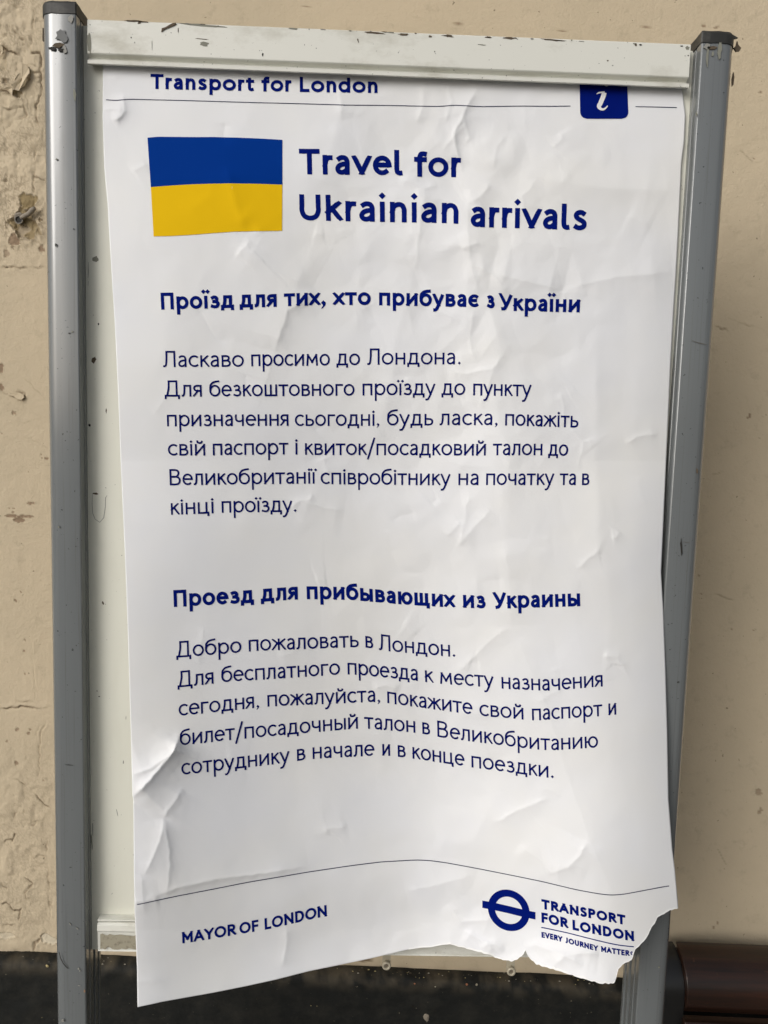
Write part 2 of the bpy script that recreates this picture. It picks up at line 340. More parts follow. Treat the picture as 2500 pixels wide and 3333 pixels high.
patch(chip, 2470, 2578, 11, 10, 0, 0.001, 0.45, 130, 0.6, 0.6); patch(pale, 160, 3058, 36, 14, -0.25, 0.0016, 0.4, 131, 0.55, 0.7); patch(pale, 15, 3045, 40, 12, 0, 0.0014, 0.4, 132, 0.35, 0.5)
patch(grime_shade, 1190, 3122, 24, 10, 0, 0.001, 0.3, 133, 0.95); patch(chip, 2441, 1352, 2, 7, 0, 0.0005, 0.2, 134, 1)
for (a, b, c2, d2) in [(2326, 1932, 2382, 1952), (2413, 490, 2447, 525), (2330, 2750, 2362, 2812)]:
    P = wp([(a, b), (c2, d2)]); m = near(P, 0.01); d, _, ps = polydist(X[m], Z[m], P); grime_shade[m] = np.maximum(grime_shade[m], 0.4 * np.exp(-(d / 0.0009) ** 2) * (noise(X[m], Z[m], 0.006, 45) > -0.2))
# dirt gathering along the top of the skirting
_, zsk = at_wall(np.array([1150.]), np.array([3143.])); ZSK = float(zsk[0])
grime_shade = np.maximum(grime_shade, 0.35 * np.exp(-np.clip(Z - ZSK, 0, 1) / 0.010) * (0.6 + 0.4 * noise(X, Z, 0.02, 47)))
V = np.stack([X, -H, Z], -1).reshape(-1, 3)
wall = mesh('wall', V, grid_faces(*X.shape), m_wall, smooth=True)
for nm, arr in (('chip', chip), ('grime_shade', grime_shade), ('bare', bare), ('pale', pale)):
    a = wall.data.attributes.new(nm, 'FLOAT', 'POINT'); a.data.foreach_set('value', np.clip(arr, 0, 1).astype(np.float32).ravel())
wall.location = (0, WALL_Y, 0); wall.rotation_euler = (0, 0, WALL_YAW)
tag(wall, 'cream painted station wall with cracked flaking paint behind the poster stand', 'wall')
WM = Matrix.LocRotScale(wall.location, wall.rotation_euler, None)
def wall_child(name, v, f, mat, smooth=False):
    return mesh(name, v, f, mat, wall, smooth, world=False)

# skirting (ledge, then upright face) as one displaced sheet with depth
prof = [(0.012, 0.0), (0.0, 0.0), (-0.006, 0.001), (-0.012, 0.0005), (-0.018, -0.001), (-0.0235, -0.004), (-0.026, -0.009)]
prof += [(-0.027, -0.009 - 0.0045 * i) for i in range(1, 46)] + [(-0.027, -ZSK)]
sx = np.concatenate([np.arange(-4.0, xL - 0.01, 0.03), np.arange(xL, xR, 0.0032), np.arange(xR + 0.01, 4.0, 0.03)])
P0 = np.array(prof); PX, PI = np.meshgrid(sx, np.arange(len(prof)))
Yk = P0[PI, 0]; Zk = P0[PI, 1] + ZSK
nz = fbm(PX, PI * 0.006, 0.03, 4, 151)
amp = np.where(PI < 7, 1.0, 0.5) * np.where(PI < 2, 0.15, 1) * (PI < len(prof) - 1)
Yk = Yk - amp * 0.0016 * nz; Zk = Zk + amp * 0.0018 * fbm(PX, PI * 0.006, 0.018, 4, 161) + (PI >= 1) * (PI < 9) * 0.0012 * noise(PX, PI * 0.0, 0.09, 171)
sk = wall_child('skirting', np.stack([PX, Yk, Zk], -1).reshape(-1, 3), grid_faces(*PX.shape), m_skirt, True)
a = sk.data.attributes.new('dust', 'FLOAT', 'POINT')
dust = np.clip(1.1 - abs(PI - 4) / 5.0, 0, 1) * np.clip(0.45 + fbm(PX, PI * 0.004, 0.02, 4, 181), 0, 1)
a.data.foreach_set('value', dust.astype(np.float32).ravel())

# crumbs of paint and grit lying on the ledge
def crumb_mesh(v, f, x, y, z, r):
    b = len(v); n = 5
    for k in range(n):
        t = k * 2 * math.pi / n + random.random(); q = r * random.uniform(0.6, 1.2); v.append((x + q * math.cos(t), y + q * 0.6 * math.sin(t), z))
    v.append((x, y, z + r * 0.55)); v.append((x, y, z - r * 0.3))
    for k in range(n): f.append((b + k, b + (k + 1) % n, b + n)); f.append((b + (k + 1) % n, b + k, b + n + 1))
for nm, mm, cnt in (('paint_crumbs', M('yellow_crumb', (0.36, 0.30, 0.14), 0.8), 40), ('grit', M('pale_grit', (0.34, 0.31, 0.25), 0.8), 70)):
    v = []; f = []
    for i in range(cnt):
        x = random.gauss(0.12, 0.22) if nm == 'paint_crumbs' else random.uniform(-0.75, 0.6)
        crumb_mesh(v, f, x, -random.uniform(0.002, 0.024), ZSK + 0.0012, random.choice([0.0008, 0.0012, 0.0012, 0.002]))
    o = wall_child(nm, v, f, mm); tag(o, kind='stuff')
# pale stone-like scab stuck on the skirting
def blob(name, c, r, mat, parent, seed, flat=0.4, world=True, squash=(1, 1, 1)):
    rr = random.Random(seed); v = []; f = []; n = 9
    rings = [(0.0, 1.0), (0.5, 0.75), (0.85, 0.35)]
    for h_, s_ in rings:
        for k in range(n):
            t = k * 2 * math.pi / n; q = r * s_ * rr.uniform(0.75, 1.2)
            v.append((c[0] + q * math.cos(t) * squash[0], c[1] - h_ * r * flat, c[2] + q * math.sin(t) * squash[2]))
    v.append((c[0], c[1] - r * flat, c[2]))
    for a_ in range(2):
        for k in range(n): f.append((a_ * n + k, a_ * n + (k + 1) % n, (a_ + 1) * n + (k + 1) % n, (a_ + 1) * n + k))
    for k in range(n): f.append((2 * n + k, 2 * n + (k + 1) % n, 3 * n))
    o = mesh(name, v, f, mat, parent, False, world); return o
x_, z_ = at_wall(np.array([1388.]), np.array([3312.]), 0.027)
blob('plaster_scab', (float(x_[0]), -0.0265, float(z_[0])), 0.0062, M('plaster', (0.22, 0.19, 0.15), 0.9), wall, 3, 0.4, False, (0.9, 1, 1.2))
for (a_, b_, r_) in [(1012, 3274, .0022), (1032, 3275, .003), (716, 3293, .002), (1350, 3183 + 20, .0018), (1520, 3205, .0026), (1552, 3204, .0026), (1717, 3261, .0018), (153, 3138, .003), (1417, 3213, .0015), (1105, 3202, .0015), (136, 3313, .0012), (800, 3250, .001)]:
    x_, z_ = at_wall(np.array([float(a_)]), np.array([float(b_)]), 0.027)
    z0 = min(float(z_[0]), ZSK - 0.004)
    blob('grit_fleck', (float(x_[0]), -0.0262, z0), r_ * 0.8, M('fleck', random.choice([(0.30, 0.27, 0.2), (0.4, 0.33, 0.16), (0.30, 0.12, 0.06)]), 0.9), wall, a_, 0.4, False)
# old fixing plug left in the wall, with a ring, a black disc painted as the hole's shade and a hanging strand of filler
pc, pz = at_wall(np.array([65.]), np.array([717.])); pc, pz = float(pc[0]), float(pz[0])
def tube(pts, r, n=10, closed=False):
    pts = [Vector(p) for p in pts]; v = []; f = []; m_ = len(pts)
    for i, p in enumerate(pts):
        a_ = pts[(i - 1) % m_] if (closed or i > 0) else p; b_ = pts[(i + 1) % m_] if (closed or i < m_ - 1) else p
        t = (b_ - a_).normalized(); u = t.cross(Vector((0, 1, 0.01))).normalized(); w_ = t.cross(u)
        rr = r[i] if isinstance(r, (list, tuple)) else r
        for k in range(n):
            an = 2 * math.pi * k / n; v.append(tuple(p + u * rr * math.cos(an) + w_ * rr * math.sin(an)))
    for i in range(m_ if closed else m_ - 1):
        for k in range(n):
            j = (i + 1) % m_; f.append((i * n + k, i * n + (k + 1) % n, j * n + (k + 1) % n, j * n + k))
    if not closed: f += [tuple(range(n - 1, -1, -1)), tuple(range((m_ - 1) * n, m_ * n))]
    return v, f
v, f = tube([(pc + 0.0058 * math.cos(t), -0.003, pz + 0.0058 * math.sin(t)) for t in np.linspace(0, 2 * math.pi, 17)[:-1]], 0.0011, 8, True)
plug = wall_child('wall_plug', v, f, M('plug_grey', (0.20, 0.18, 0.15), 0.7), True)
v = [(pc + 0.0052 * math.cos(t), -0.0022, pz + 0.0052 * math.sin(t)) for t in np.linspace(0, 2 * math.pi, 13)[:-1]]
bore_shade = mesh('bore_shade', v, [tuple(range(12))], m_soot, plug, world=False)
pp = wp([(72, 712), (85, 706), (100, 700), (112, 688), (122, 682)])
v, f = tube([(x, -0.004 - 0.001 * i, z) for i, (x, z) in enumerate(pp)], [0.0026, 0.0036, 0.0036, 0.0040, 0.0030], 8)
wall_child('filler_strand', v, f, M('filler', (0.27, 0.235, 0.19), 0.85), True)
pp = wp([(52, 712), (55, 700), (66, 697), (78, 703)])
v, f = tube([(x, -0.002, z) for (x, z) in pp], [0.0018, 0.0026, 0.0026, 0.0020], 8)
wall_child('filler_strand', v, f, bpy.data.materials['filler'], True)
# curled skins of paint standing off the wall, top left
def skin(pts, lift, mat=m_wall, nm='paint_skin'):
    P = wp(pts); c_ = P.mean(0); n = len(P); v = []; f = []
    for s_, q in ((1.0, 0), (0.55, 1), (0.0, 2)):
        for i, p in enumerate(P):
            xz = c_ + (p - c_) * s_
            l_ = lift[i] * (0.35 + 0.65 * s_)
            v.append((xz[0], -0.0015 - l_, xz[1]))
    for a_ in range(2):
        for k in range(n): f.append((a_ * n + k, a_ * n + (k + 1) % n, (a_ + 1) * n + (k + 1) % n, (a_ + 1) * n + k))
    o = wall_child(nm, v, f, mat, False)
    md = o.modifiers.new('thick', 'SOLIDIFY'); md.thickness = 0.0007; return o
skin([(78, 212), (86, 214), (100, 228), (104, 245), (95, 262), (84, 280), (66, 300), (52, 296), (44, 284), (60, 262), (70, 240)], [.004, .003, .0022, .005, .007, .006, .002, .003, .006, .004, .002])
skin([(0, 288), (18, 293), (36, 286), (48, 292), (49, 318), (40, 305), (22, 296), (0, 297)], [.003, .004, .005, .004, .006, .005, .004, .003])
skin([(0, 160), (10, 155), (17, 160), (16, 174), (8, 185), (0, 190)], [.003, .005, .005, .003, .002, .001])
skin([(48, 1277), (66, 1279), (80, 1286), (83, 1294), (74, 1303), (60, 1299), (48, 1290), (30, 1286), (28, 1279)], [.001, .001, .0015, .002, .003, .003, .002, .0015, .0005])

# ------------------------------------------------------------------ poster stand
def X_at(px, py, y): return float(at(np.array([float(px)]), np.array([float(py)]), y)[0][0])
def Z_at(px, py, y): return float(at(np.array([float(px)]), np.array([float(py)]), y)[0][2])
YF = -0.021                                    # front of the posts
xLi = 0.5 * (X_at(249, 60, YF) + X_at(278, 3100, YF)); xRi = 0.5 * (X_at(2286, 141, YF) + X_at(2079, 3150, YF))
zTopL = Z_at(200, 42, YF); zTopR = Z_at(2330, 139, YF)
stand = empty('poster_stand', ((xLi + xRi) / 2, 0, 0))
tag(stand, 'grey and white metal poster stand holding the crumpled travel notice', 'display stand')
def post(xi, sgn, ztop):
    # section: x measured outward from the inner front corner, y forward negative
    W = 0.0385
    pr = [(0, YF + 0.0012), (0.0012, YF)]
    pr += [(0.0012 + (W - 0.016) * k / 6, YF - 0.0005 * math.sin(math.pi * k / 6)) for k in range(1, 7)]
    cx_, cy_ = W - 0.0148, YF + 0.0146
    a0 = math.radians(-90)
    pr += [(cx_ + 0.0148 * math.cos(a0 + math.radians(90) * k / 12), cy_ + 0.0146 * math.sin(a0 + math.radians(90) * k / 12)) for k in range(1, 13)]
    pr += [(W, 0.030), (W - 0.004, 0.034), (0.006, 0.034), (0.0, 0.030), (0.0, 0.024), (0.0025, 0.0235), (0.0025, 0.0195), (0.0, 0.019),
           (0.0, 0.0105), (0.0035, 0.010), (0.0035, 0.0045), (0.0, 0.004), (0.0, -0.0065), (0.0012, -0.007), (0.0012, -0.009), (0.0, -0.0095)]
    P_ = [(xi + sgn * a_, b_) for a_, b_ in pr]
    if sgn > 0: P_ = P_[::-1] if False else P_
    v, f = extrude(P_, 0.004, ztop, 'z')
    o = mesh('post', v, f, m_post, stand)
    me = o.data
    for p in me.polygons: p.use_smooth = abs(p.normal.z) < 0.5
    es = o.modifiers.new('bevel', 'BEVEL'); es.width = 0.0005; es.segments = 2; es.limit_method = 'ANGLE'; es.angle_limit = R(40); es.harden_normals = False
    for p in me.polygons: p.use_smooth = True
    try: me.set_sharp_from_angle(angle=R(30))
    except Exception: pass
    # cap: same outline, a hair larger, with a chamfered top
    cpx = sum(a_ for a_, _ in pr) / len(pr)
    solid = [q for q in pr if not (0.0 < q[0] < 0.004 and -0.01 < q[1] < 0.025)]
    def ring(k, z):
        out = []
        for a_, b_ in solid:
            out.append((xi + sgn * (0.019 + (a_ - 0.019) * k), 0.006 + (b_ - 0.006) * k, z + 0.0006 * noise(a_ * 9, b_ * 9, 0.05, 200 + int(sgn))))
        return out
    n = len(solid); v = []; rs = [ring(1.035, ztop - 0.0005), ring(1.035, ztop + 0.0095), ring(0.99, ztop + 0.0118), ring(0.5, ztop + 0.0122)]
    for r_ in rs: v += r_
    f = [tuple(range(n - 1, -1, -1))]
    for a_ in range(3):
        for k in range(n): f.append((a_ * n + k, a_ * n + (k + 1) % n, (a_ + 1) * n + (k + 1) % n, (a_ + 1) * n + k))
    f.append(tuple(range(3 * n, 4 * n)))
    c_ = mesh('end_cap', v, f, m_cap, o, world=True); c_.matrix_parent_inverse = Matrix.Identity(4)
    v, f = extrude([(xi + sgn * -0.004, -0.004 - 0.09), (xi + sgn * 0.0425, -0.09), (xi + sgn * 0.0425, 0.12), (xi + sgn * -0.004, 0.12)], 0.0, 0.012, 'z')
    ft = mesh('foot', v, f, m_cap, o); ft.matrix_parent_inverse = Matrix.Identity(4); bevel(ft, 0.003)
    return o
postL = post(xLi, -1, zTopL); postR = post(xRi, 1, zTopR)

zRailT = 0.5 * (Z_at(283, 58, -0.012) + Z_at(2252, 145, -0.012))
zRailB = 0.5 * (Z_at(283, 195, -0.012) + Z_at(2246, 278, -0.012))
xr0, xr1 = X_at(284, 120, -0.012), X_at(2246, 200, -0.012)
zPanB = Z_at(292, 3090, 0.0)
# backing panel, slotted into both posts
v, f = extrude([(xLi - 0.003, 0.0), (xRi + 0.003, 0.0), (xRi + 0.003, 0.004), (xLi - 0.003, 0.004)], zPanB, zRailT - 0.0015, 'z')
panel = mesh('back_panel', v, f, m_panel, stand)
h_ = zRailT - zRailB
pr = [(-0.0004, 0), (-0.0105, 0), (-0.012, -0.0012), (-0.0122, -0.034), (-0.0112, -0.0352), (-0.0062, -0.0368), (-0.0056, -0.0432), (-0.0085, -0.0446), (-0.0125, -0.0452), (-0.0128, -h_ + 0.0008), (-0.0118, -h_), (-0.0075, -h_), (-0.0065, -h_ + 0.002), (-0.0030, -h_ + 0.003), (-0.0004, -h_ + 0.006)]
v, f = extrude([(a_, zRailT + b_) for a_, b_ in pr], xr0, xr1, 'x')
top_rail = bevel(mesh('top_rail', v, f, m_rail, stand), 0.0004)
zb1 = Z_at(380, 3098, -0.012); zb0 = Z_at(380, 2996, -0.012); hb = zb0 - zb1
xb0, xb1 = X_at(317, 3050, -0.012), X_at(2060, 3100, -0.012)
pb = [(-0.0004, 0), (-0.011, 0.0), (-0.0115, -0.001), (-0.011, -0.0016), (-0.0055, -0.002), (-0.0055, -0.0035), (-0.0100, -0.0042), (-0.0122, -0.0065), (-0.0132, -0.0125), (-0.0128, -0.0140), (-0.0115, -0.0150), (-0.0105, -hb + 0.001), (-0.0115, -hb), (-0.0004, -hb)]
v, f = extrude([(a_, zb0 + b_) for a_, b_ in pb], xb0, xb1, 'x')
brail = bevel(mesh('bottom_rail', v, f, m_rail, stand), 0.0003)
# stained lower face of the bottom rail
v = []; zz0, zz1 = zb0 - 0.0165, zb1 + 0.0022
xsn = np.linspace(xb0 + 0.0035, xb0 + 0.046, 16)
for i, x in enumerate(xsn):
    v.append((x, -0.0123, zz0 - 0.0045 * abs(noise(x, 0, 0.008, 220)))); v.append((x, -0.0123, zz1 + 0.0040 * abs(noise(x, 1, 0.008, 221))))
f = [(2 * i, 2 * i + 1, 2 * i + 3, 2 * i + 2) for i in range(len(xsn) - 1)]
st_ = mesh('stained_patch', v, f, m_railold, brail); st_.matrix_parent_inverse = Matrix.Identity(4)
# cream plastic studs under the panel
for sx_, sy_ in ((1258, 3138), (1663, 3157)):
    c = at(np.array([float(sx_)]), np.array([float(sy_)]), 0.002)[0]
    v, f = tube([(c[0] + 0.0040 * math.cos(t), -0.001, c[2] + 0.0040 * math.sin(t)) for t in np.linspace(0, 2 * math.pi, 19)[:-1]], 0.0016, 10, True)
    s_ = mesh('stud', v, f, m_stud, stand, True)
    v, f = tube([(c[0], 0.006, c[2]), (c[0], 0.0005, c[2])], 0.0040, 14); b_ = mesh('stud_core', v, f, m_stud, s_); b_.matrix_parent_inverse = Matrix.Identity(4)
    v, f = tube([(c[0] + 0.0004, 0.0005, c[2]), (c[0] + 0.0004, -0.0008, c[2])], [0.0018, 0.0016], 10); b_ = mesh('stud_pin', v, f, M('pin', (0.16, 0.13, 0.1), 0.6), s_); b_.matrix_parent_inverse = Matrix.Identity(4)
    v, f = extrude([(c[0] - 0.005, 0.0045), (c[0] + 0.005, 0.0045), (c[0] + 0.005, 0.0065), (c[0] - 0.005, 0.0065)], c[2] - 0.002, zPanB + 0.012, 'z')
    b_ = mesh('stud_tab', v, f, m_stud, s_); b_.matrix_parent_inverse = Matrix.Identity(4)

# wear marks: thin irregular spots lying on the metal and the board
def mark(name, px, py, rx, ry, y, mat, parent, rot=0.0, seed=0, n=14, jag=0.3, th=0.0002):
    rr = random.Random(seed + int(px)); k = abs(y - CV[1]) / F_PX; c = at(np.array([float(px)]), np.array([float(py)]), y)[0]
    top = []; 
    for i in range(n):
        t = 2 * math.pi * i / n; q = 1 + rr.uniform(-jag, jag)
        a_ = rx * k * q * math.cos(t); b_ = ry * k * q * math.sin(t)
        top.append((c[0] + a_ * math.cos(rot) - b_ * math.sin(rot), c[2] + a_ * math.sin(rot) + b_ * math.cos(rot)))
    v = [(a_, y - th, b_) for a_, b_ in top] + [(a_, y + 0.0002, b_) for a_, b_ in top]
    f = [tuple(range(n))] + [(i, (i + 1) % n, n + (i + 1) % n, n + i) for i in range(n)]
    o = mesh(name, v, f, mat, parent); o.matrix_parent_inverse = Matrix.Translation(-Vector(parent.location)) if parent.parent is None else Matrix.Identity(4)
    return o
RF = -0.0122
for a_ in [(665, 143, 13, 6, m_primer, 0), (430, 68, 24, 2.5, m_grime, 0), (455, 73, 6, 3, m_grime, .5), (290, 140, 6, 26, m_primer, 0.05), (427, 122, 2, 2, m_soot, 0), (855, 178, 2.5, 5, m_soot, 0), (1415, 168, 1.5, 1.5, m_soot, 0), (1165, 131, 1.5, 6, m_grime, .3),
           (660, 82, 60, 3, m_primer, -0.045), (1220, 107, 32, 2.5, m_grime, -0.04), (1315, 112, 16, 3, m_grime, 0), (1400, 118, 5, 3, m_grime, 0), (1460, 117, 14, 3, m_grime, -.05), (1590, 121, 10, 2, m_grime, 0), (1660, 124, 18, 3, m_grime, 0), (1800, 130, 35, 2, m_grime, -.04), (2070, 145, 3, 4, m_grime, 0), (2085, 146, 4, 2, m_soot, 0), (2219, 150, 4, 1.5, m_soot, 0), (2238, 156, 6, 5, m_primer, 0), (2240, 181, 2, 1.5, m_soot, 0), (580, 98, 1, 8, m_grime, 0), (495, 148, 1, 12, m_smear, 0)]:
    mark('paint_chip', a_[0], a_[1], a_[2], a_[3], RF, a_[4], top_rail, a_[5], 1)
def curve_mark(name, pts, wpx, y, mat, parent, th=0.0003):
    P = np.array(pts, float); v = []; f = []; k = abs(y - CV[1]) / F_PX; rr = random.Random(len(pts) + int(P[0, 0]))
    W_ = at(P[:, 0], P[:, 1], y)
    for i in range(len(P)):
        a_ = W_[max(i - 1, 0)]; b_ = W_[min(i + 1, len(P) - 1)]; d = b_ - a_; d /= np.linalg.norm(d); nrm = np.array([-d[2], 0, d[0]])
        h2 = wpx * k * 0.5 * rr.uniform(0.6, 1.3) * (0.4 if i in (0, len(P) - 1) else 1)
        for s_ in (1, -1): v.append(tuple(W_[i] + nrm * h2 * s_ + np.array([0, -th, 0])))
        for s_ in (1, -1): v.append(tuple(W_[i] + nrm * h2 * s_ + np.array([0, 0.0002, 0])))
    for i in range(len(P) - 1):
        b = 4 * i
        f += [(b, b + 1, b + 5, b + 4), (b, b + 4, b + 6, b + 2), (b + 1, b + 3, b + 7, b + 5)]
    o = mesh(name, v, f, mat, parent); o.matrix_parent_inverse = Matrix.Identity(4); return o
for i in range(26):
    xw = random.uniform(300, 2230); yw = 59 + (xw - 283) * (87 / 1969.0)
    mark('paint_chip', xw, yw + random.uniform(2, 5) + (random.random() < 0.25) * random.uniform(4, 84), random.choice([2, 3, 5, 9, 16]) * random.uniform(0.7, 1.2), random.uniform(0.9, 2.4), RF, random.choice([m_grime, m_primer, m_primer, m_smear]), top_rail, -0.04, 70 + i)
curve_mark('stain', [(526, 104), (530, 96), (540, 92), (552, 86), (565, 80), (574, 77)], 7, RF, m_grime, top_rail, 0.0008)
for a_ in [(312, 844, 11, 10, m_primer, 0), (306, 1173, 6, 11, m_grime, -.2), (321, 1055, 2, 4, m_soot, 0), (292, 1384, 4, 4, m_soot, 0), (346, 1337, 1.5, 8, m_grime, 0), (312, 1607, 10, 4, m_grime, -.1), (336, 1963, 3, 6, m_grime, .4), (323, 2267, 3, 1.5, m_soot, 0), (316, 2249, 1, 3, m_grime, 0), (2243, 1870, 2, 3, m_soot, 0), (402, 2480, 2, 6, m_smear, 0), (302, 2700, 1.5, 25, m_smear, 0), (299, 2740, 1.5, 30, m_primer, .05), (382, 2647, 1, 12, m_smear, .2), (2250, 410, 2, 18, m_grime, .03), (2247, 430, 1.5, 28, m_soot, .05), (2222, 765, 3, 8, m_grime, 0), (2259, 245, 3, 3, m_soot, 0), (410, 2336, 1, 6, m_smear, 0), (296, 2960, 3, 8, m_grime, 0)]:
    mark('paint_chip', a_[0], a_[1], a_[2], a_[3], 0.0, a_[4], panel, a_[5], 2, th=0.00025)
curve_mark('scratch', [(301, 1606), (300, 1640), (302, 1670), (310, 1690), (325, 1700), (338, 1685), (343, 1650), (344, 1620), (349, 1612)], 1.6, 0.0, m_smear, panel)
curve_mark('scratch', [(288, 853), (288, 885), (287, 905)], 1.5, 0.0, m_smear, panel)
curve_mark('scratch', [(288, 915), (287, 930)], 1.5, 0.0, m_smear, panel)
YP = YF - 0.0016
for a_ in [(201, 116, 17, 19, m_ring, 0), (190, 147, 17, 6, m_grime, 0), (170, 158, 11, 5, m_soot, 0), (200, 163, 9, 5, m_soot, 0), (210, 160, 7, 12, m_smear, 0), (231, 62, 7, 10, m_smear, 0), (182, 797, 2.5, 5, m_soot, 0), (243, 308, 4, 18, m_primer, 0.1), (226, 1085, 3, 2, m_soot, 0), (235, 1080, 3, 3, m_primer, .5), (184, 518, 3, 3, m_primer, 0), (240, 745, 2, 2, m_soot, 0), (229, 3008, 2, 6, m_smear, .6), (252, 3022, 2, 5, m_smear, .8), (256, 3153, 3, 3, m_smear, 0), (260, 3160, 2, 3, m_smear, 0), (258, 3208, 4, 1, m_smear, 0), (275, 3226, 3, 5, m_bareflake, 0), (204, 3322, 4, 6, m_smear, 0), (191, 1715, 2, 4, m_primer, 0), (247, 1778, 1.5, 1.5, m_soot, 0)]:
    mark('scuff', a_[0], a_[1], a_[2], a_[3], YP + (0.0005 if a_[0] > 225 else 0.0), a_[4], postL, a_[5], 3, th=0.0003)
curve_mark('scratch', [(192, 3098), (197, 3118), (206, 3136), (216, 3148), (223, 3153)], 3, YP, m_soot, postL)
curve_mark('scratch', [(212, 2489), (225, 2490), (238, 2491)], 1.5, YP, m_soot, postL)
for a_ in [(2218, 1780, 3, 24, m_soot, 0.12), (2269, 1534, 3, 9, m_grime, .2), (2302, 152, 11, 8, m_smear, 0), (2342, 163, 6, 26, m_primer, .05), (2318, 155, 14, 5, m_grime, 0), (2208, 2220, 4, 2, m_soot, .5), (2267, 371, 3, 6, m_primer, 0), (2320, 175, 3, 8, m_primer, 0), (2145, 3148, 3, 3, m_primer, 0), (2303, 185, 3, 30, m_primer, 0), (2175, 2032, 1.5, 1.5, m_soot, 0)]:
    mark('scuff', a_[0], a_[1], a_[2], a_[3], YP + 0.0004, a_[4], postR, a_[5], 4, th=0.0003)
curve_mark('scratch', [(2252, 1109), (2268, 1114), (2285, 1118), (2302, 1122)], 1.2, YP, m_grime, postR)
curve_mark('scratch', [(2222, 1763), (2235, 1765), (2245, 1766)], 1.2, YP, m_grime, postR)
# spikes of old paint on the right cap
def spike(pts, y, parent, mat):
    W_ = at(np.array([p[0] for p in pts], float), np.array([p[1] for p in pts], float), y)
    n = len(pts); v = [tuple(p) for p in W_] + [tuple(p + np.array([0, 0.002, 0])) for p in W_]
    f = [tuple(range(n)), tuple(range(2 * n - 1, n - 1, -1))] + [(i, (i + 1) % n, n + (i + 1) % n, n + i) for i in range(n)]
    o = mesh('paint_drip', v, f, mat, parent); o.matrix_parent_inverse = Matrix.Identity(4)
spike([(2372, 108), (2385, 112), (2403, 123), (2392, 126), (2376, 126)], -0.012, postR, m_cap)
spike([(2400, 133), (2404, 146), (2413, 156), (2408, 165), (2396, 167), (2388, 155), (2396, 148)], -0.008, postR, m_grime)
spike([(2388, 234), (2391, 250), (2388, 275), (2384, 280), (2383, 255)], -0.008, postR, m_grime)
spike([(150, 10), (154, 5), (160, 9), (166, 14), (152, 22), (145, 16)], -0.016, postL, m_cap)
spike([(138, 90), (142, 92), (142, 135), (138, 132)], -0.012, postL, m_grime)

# ------------------------------------------------------------------ the sheet of paper: shape
LE = np.array([(150, 335), (217, 335), (380, 334), (542, 339), (678, 351), (855, 361), (1060, 374), (1315, 386), (1510, 393), (1700, 402), (1790, 406), (2020, 415), (2260, 422), (2390, 426), (2590, 431), (2600, 434), (2860, 436), (2960, 438), (3150, 446), (3300, 448)], float)
RE = np.array([(150, 2216), (287, 2220), (320, 2224), (374, 2231), (461, 2227), (532, 2218), (624, 2214), (787, 2206), (900, 2200), (990, 2194), (1180, 2183), (1424, 2172), (1668, 2161), (1754, 2157), (1863, 2152), (1982, 2159), (2166, 2166), (2378, 2172), (2600, 2176), (2639, 2179), (2769, 2189), (2829, 2197), (2956, 2208), (3300, 2235)], float)
BE = np.array([(440, 3280), (447, 3278), (486, 3270), (526, 3261), (610, 3246), (700, 3230), (800, 3210), (900, 3188), (1006, 3161), (1100, 3142), (1201, 3121), (1270, 3105), (1332, 3090), (1370, 3084), (1400, 3083), (1440, 3075), (1465, 3073), (1485, 3078), (1520, 3088), (1559, 3098), (1600, 3110), (1625, 3120), (1640, 3124), (1660, 3128), (1672, 3128), (1687, 3119), (1700, 3112), (1706, 3104), (1710, 3092), (1714, 3102), (1722, 3114), (1731, 3124), (1744, 3136), (1770, 3147), (1806, 3157), (1850, 3171), (1904, 3187), (1930, 3193), (1953, 3201), (1975, 3200), (1991, 3202), (2000, 3196), (2005, 3185), (2009, 3165), (2013, 3153), (2022, 3146), (2034, 3133), (2046, 3130), (2056, 3124), (2061, 3108), (2066, 3092), (2078, 3080), (2088, 3070), (2101, 3055), (2112, 3038), (2121, 3018), (2130, 3006), (2139, 2988), (2150, 2980), (2158, 2974), (2170, 2970), (2181, 2961), (2192, 2959), (2208, 2956), (2240, 2956)], float)
def lx(y): return np.interp(y, LE[:, 0], LE[:, 1])
def rx_(y): return np.interp(y, RE[:, 0], RE[:, 1])
def by(x): return np.interp(x, BE[:, 0], BE[:, 1]) + 2.2 * noise(x, 0 * x, 9, 240) * (x > 1480)
PROF = np.array([(430, .093), (570, .076), (800, .048), (1006, .025), (1126, .014), (1234, .006), (1353, .002), (1451, .005), (1560, .0145), (1700, .030), (1763, .038), (1871, .052), (1988, .061), (2088, .053), (2240, .038)])
PROFM = np.array([(330, .060), (570, .050), (800, .034), (1000, .020), (1200, .008), (1350, .006), (1500, .012), (1620, .021), (1700, .025), (1850, .024), (2000, .020), (2200, .012)])
def smooth_interp(x, P):
    key = id(P)
    if key not in _L:
        g_ = np.arange(0, 2601, 4.0); h_ = np.interp(g_, P[:, 0], P[:, 1]); k_ = np.exp(-(np.arange(-60, 61) * 4 / 62.0) ** 2 / 2); k_ /= k_.sum()
        _L[key] = (g_, np.convolve(np.pad(h_, 60, mode='edge'), k_, 'valid'))
    g_, h_ = _L[key]
    u = np.clip(np.asarray(x, float), 0, 2590) / 4.0; i = np.floor(u).astype(int); f = u - i; f = f
    a0, a1, a2, a3 = (h_[np.clip(i + k, 0, len(h_) - 1)] for k in (-1, 0, 1, 2))
    return 0.5 * (2 * a1 + (a2 - a0) * f + (2 * a0 - 5 * a1 + 4 * a2 - a3) * f * f + (3 * a1 - a0 - 3 * a2 + a3) * f ** 3)
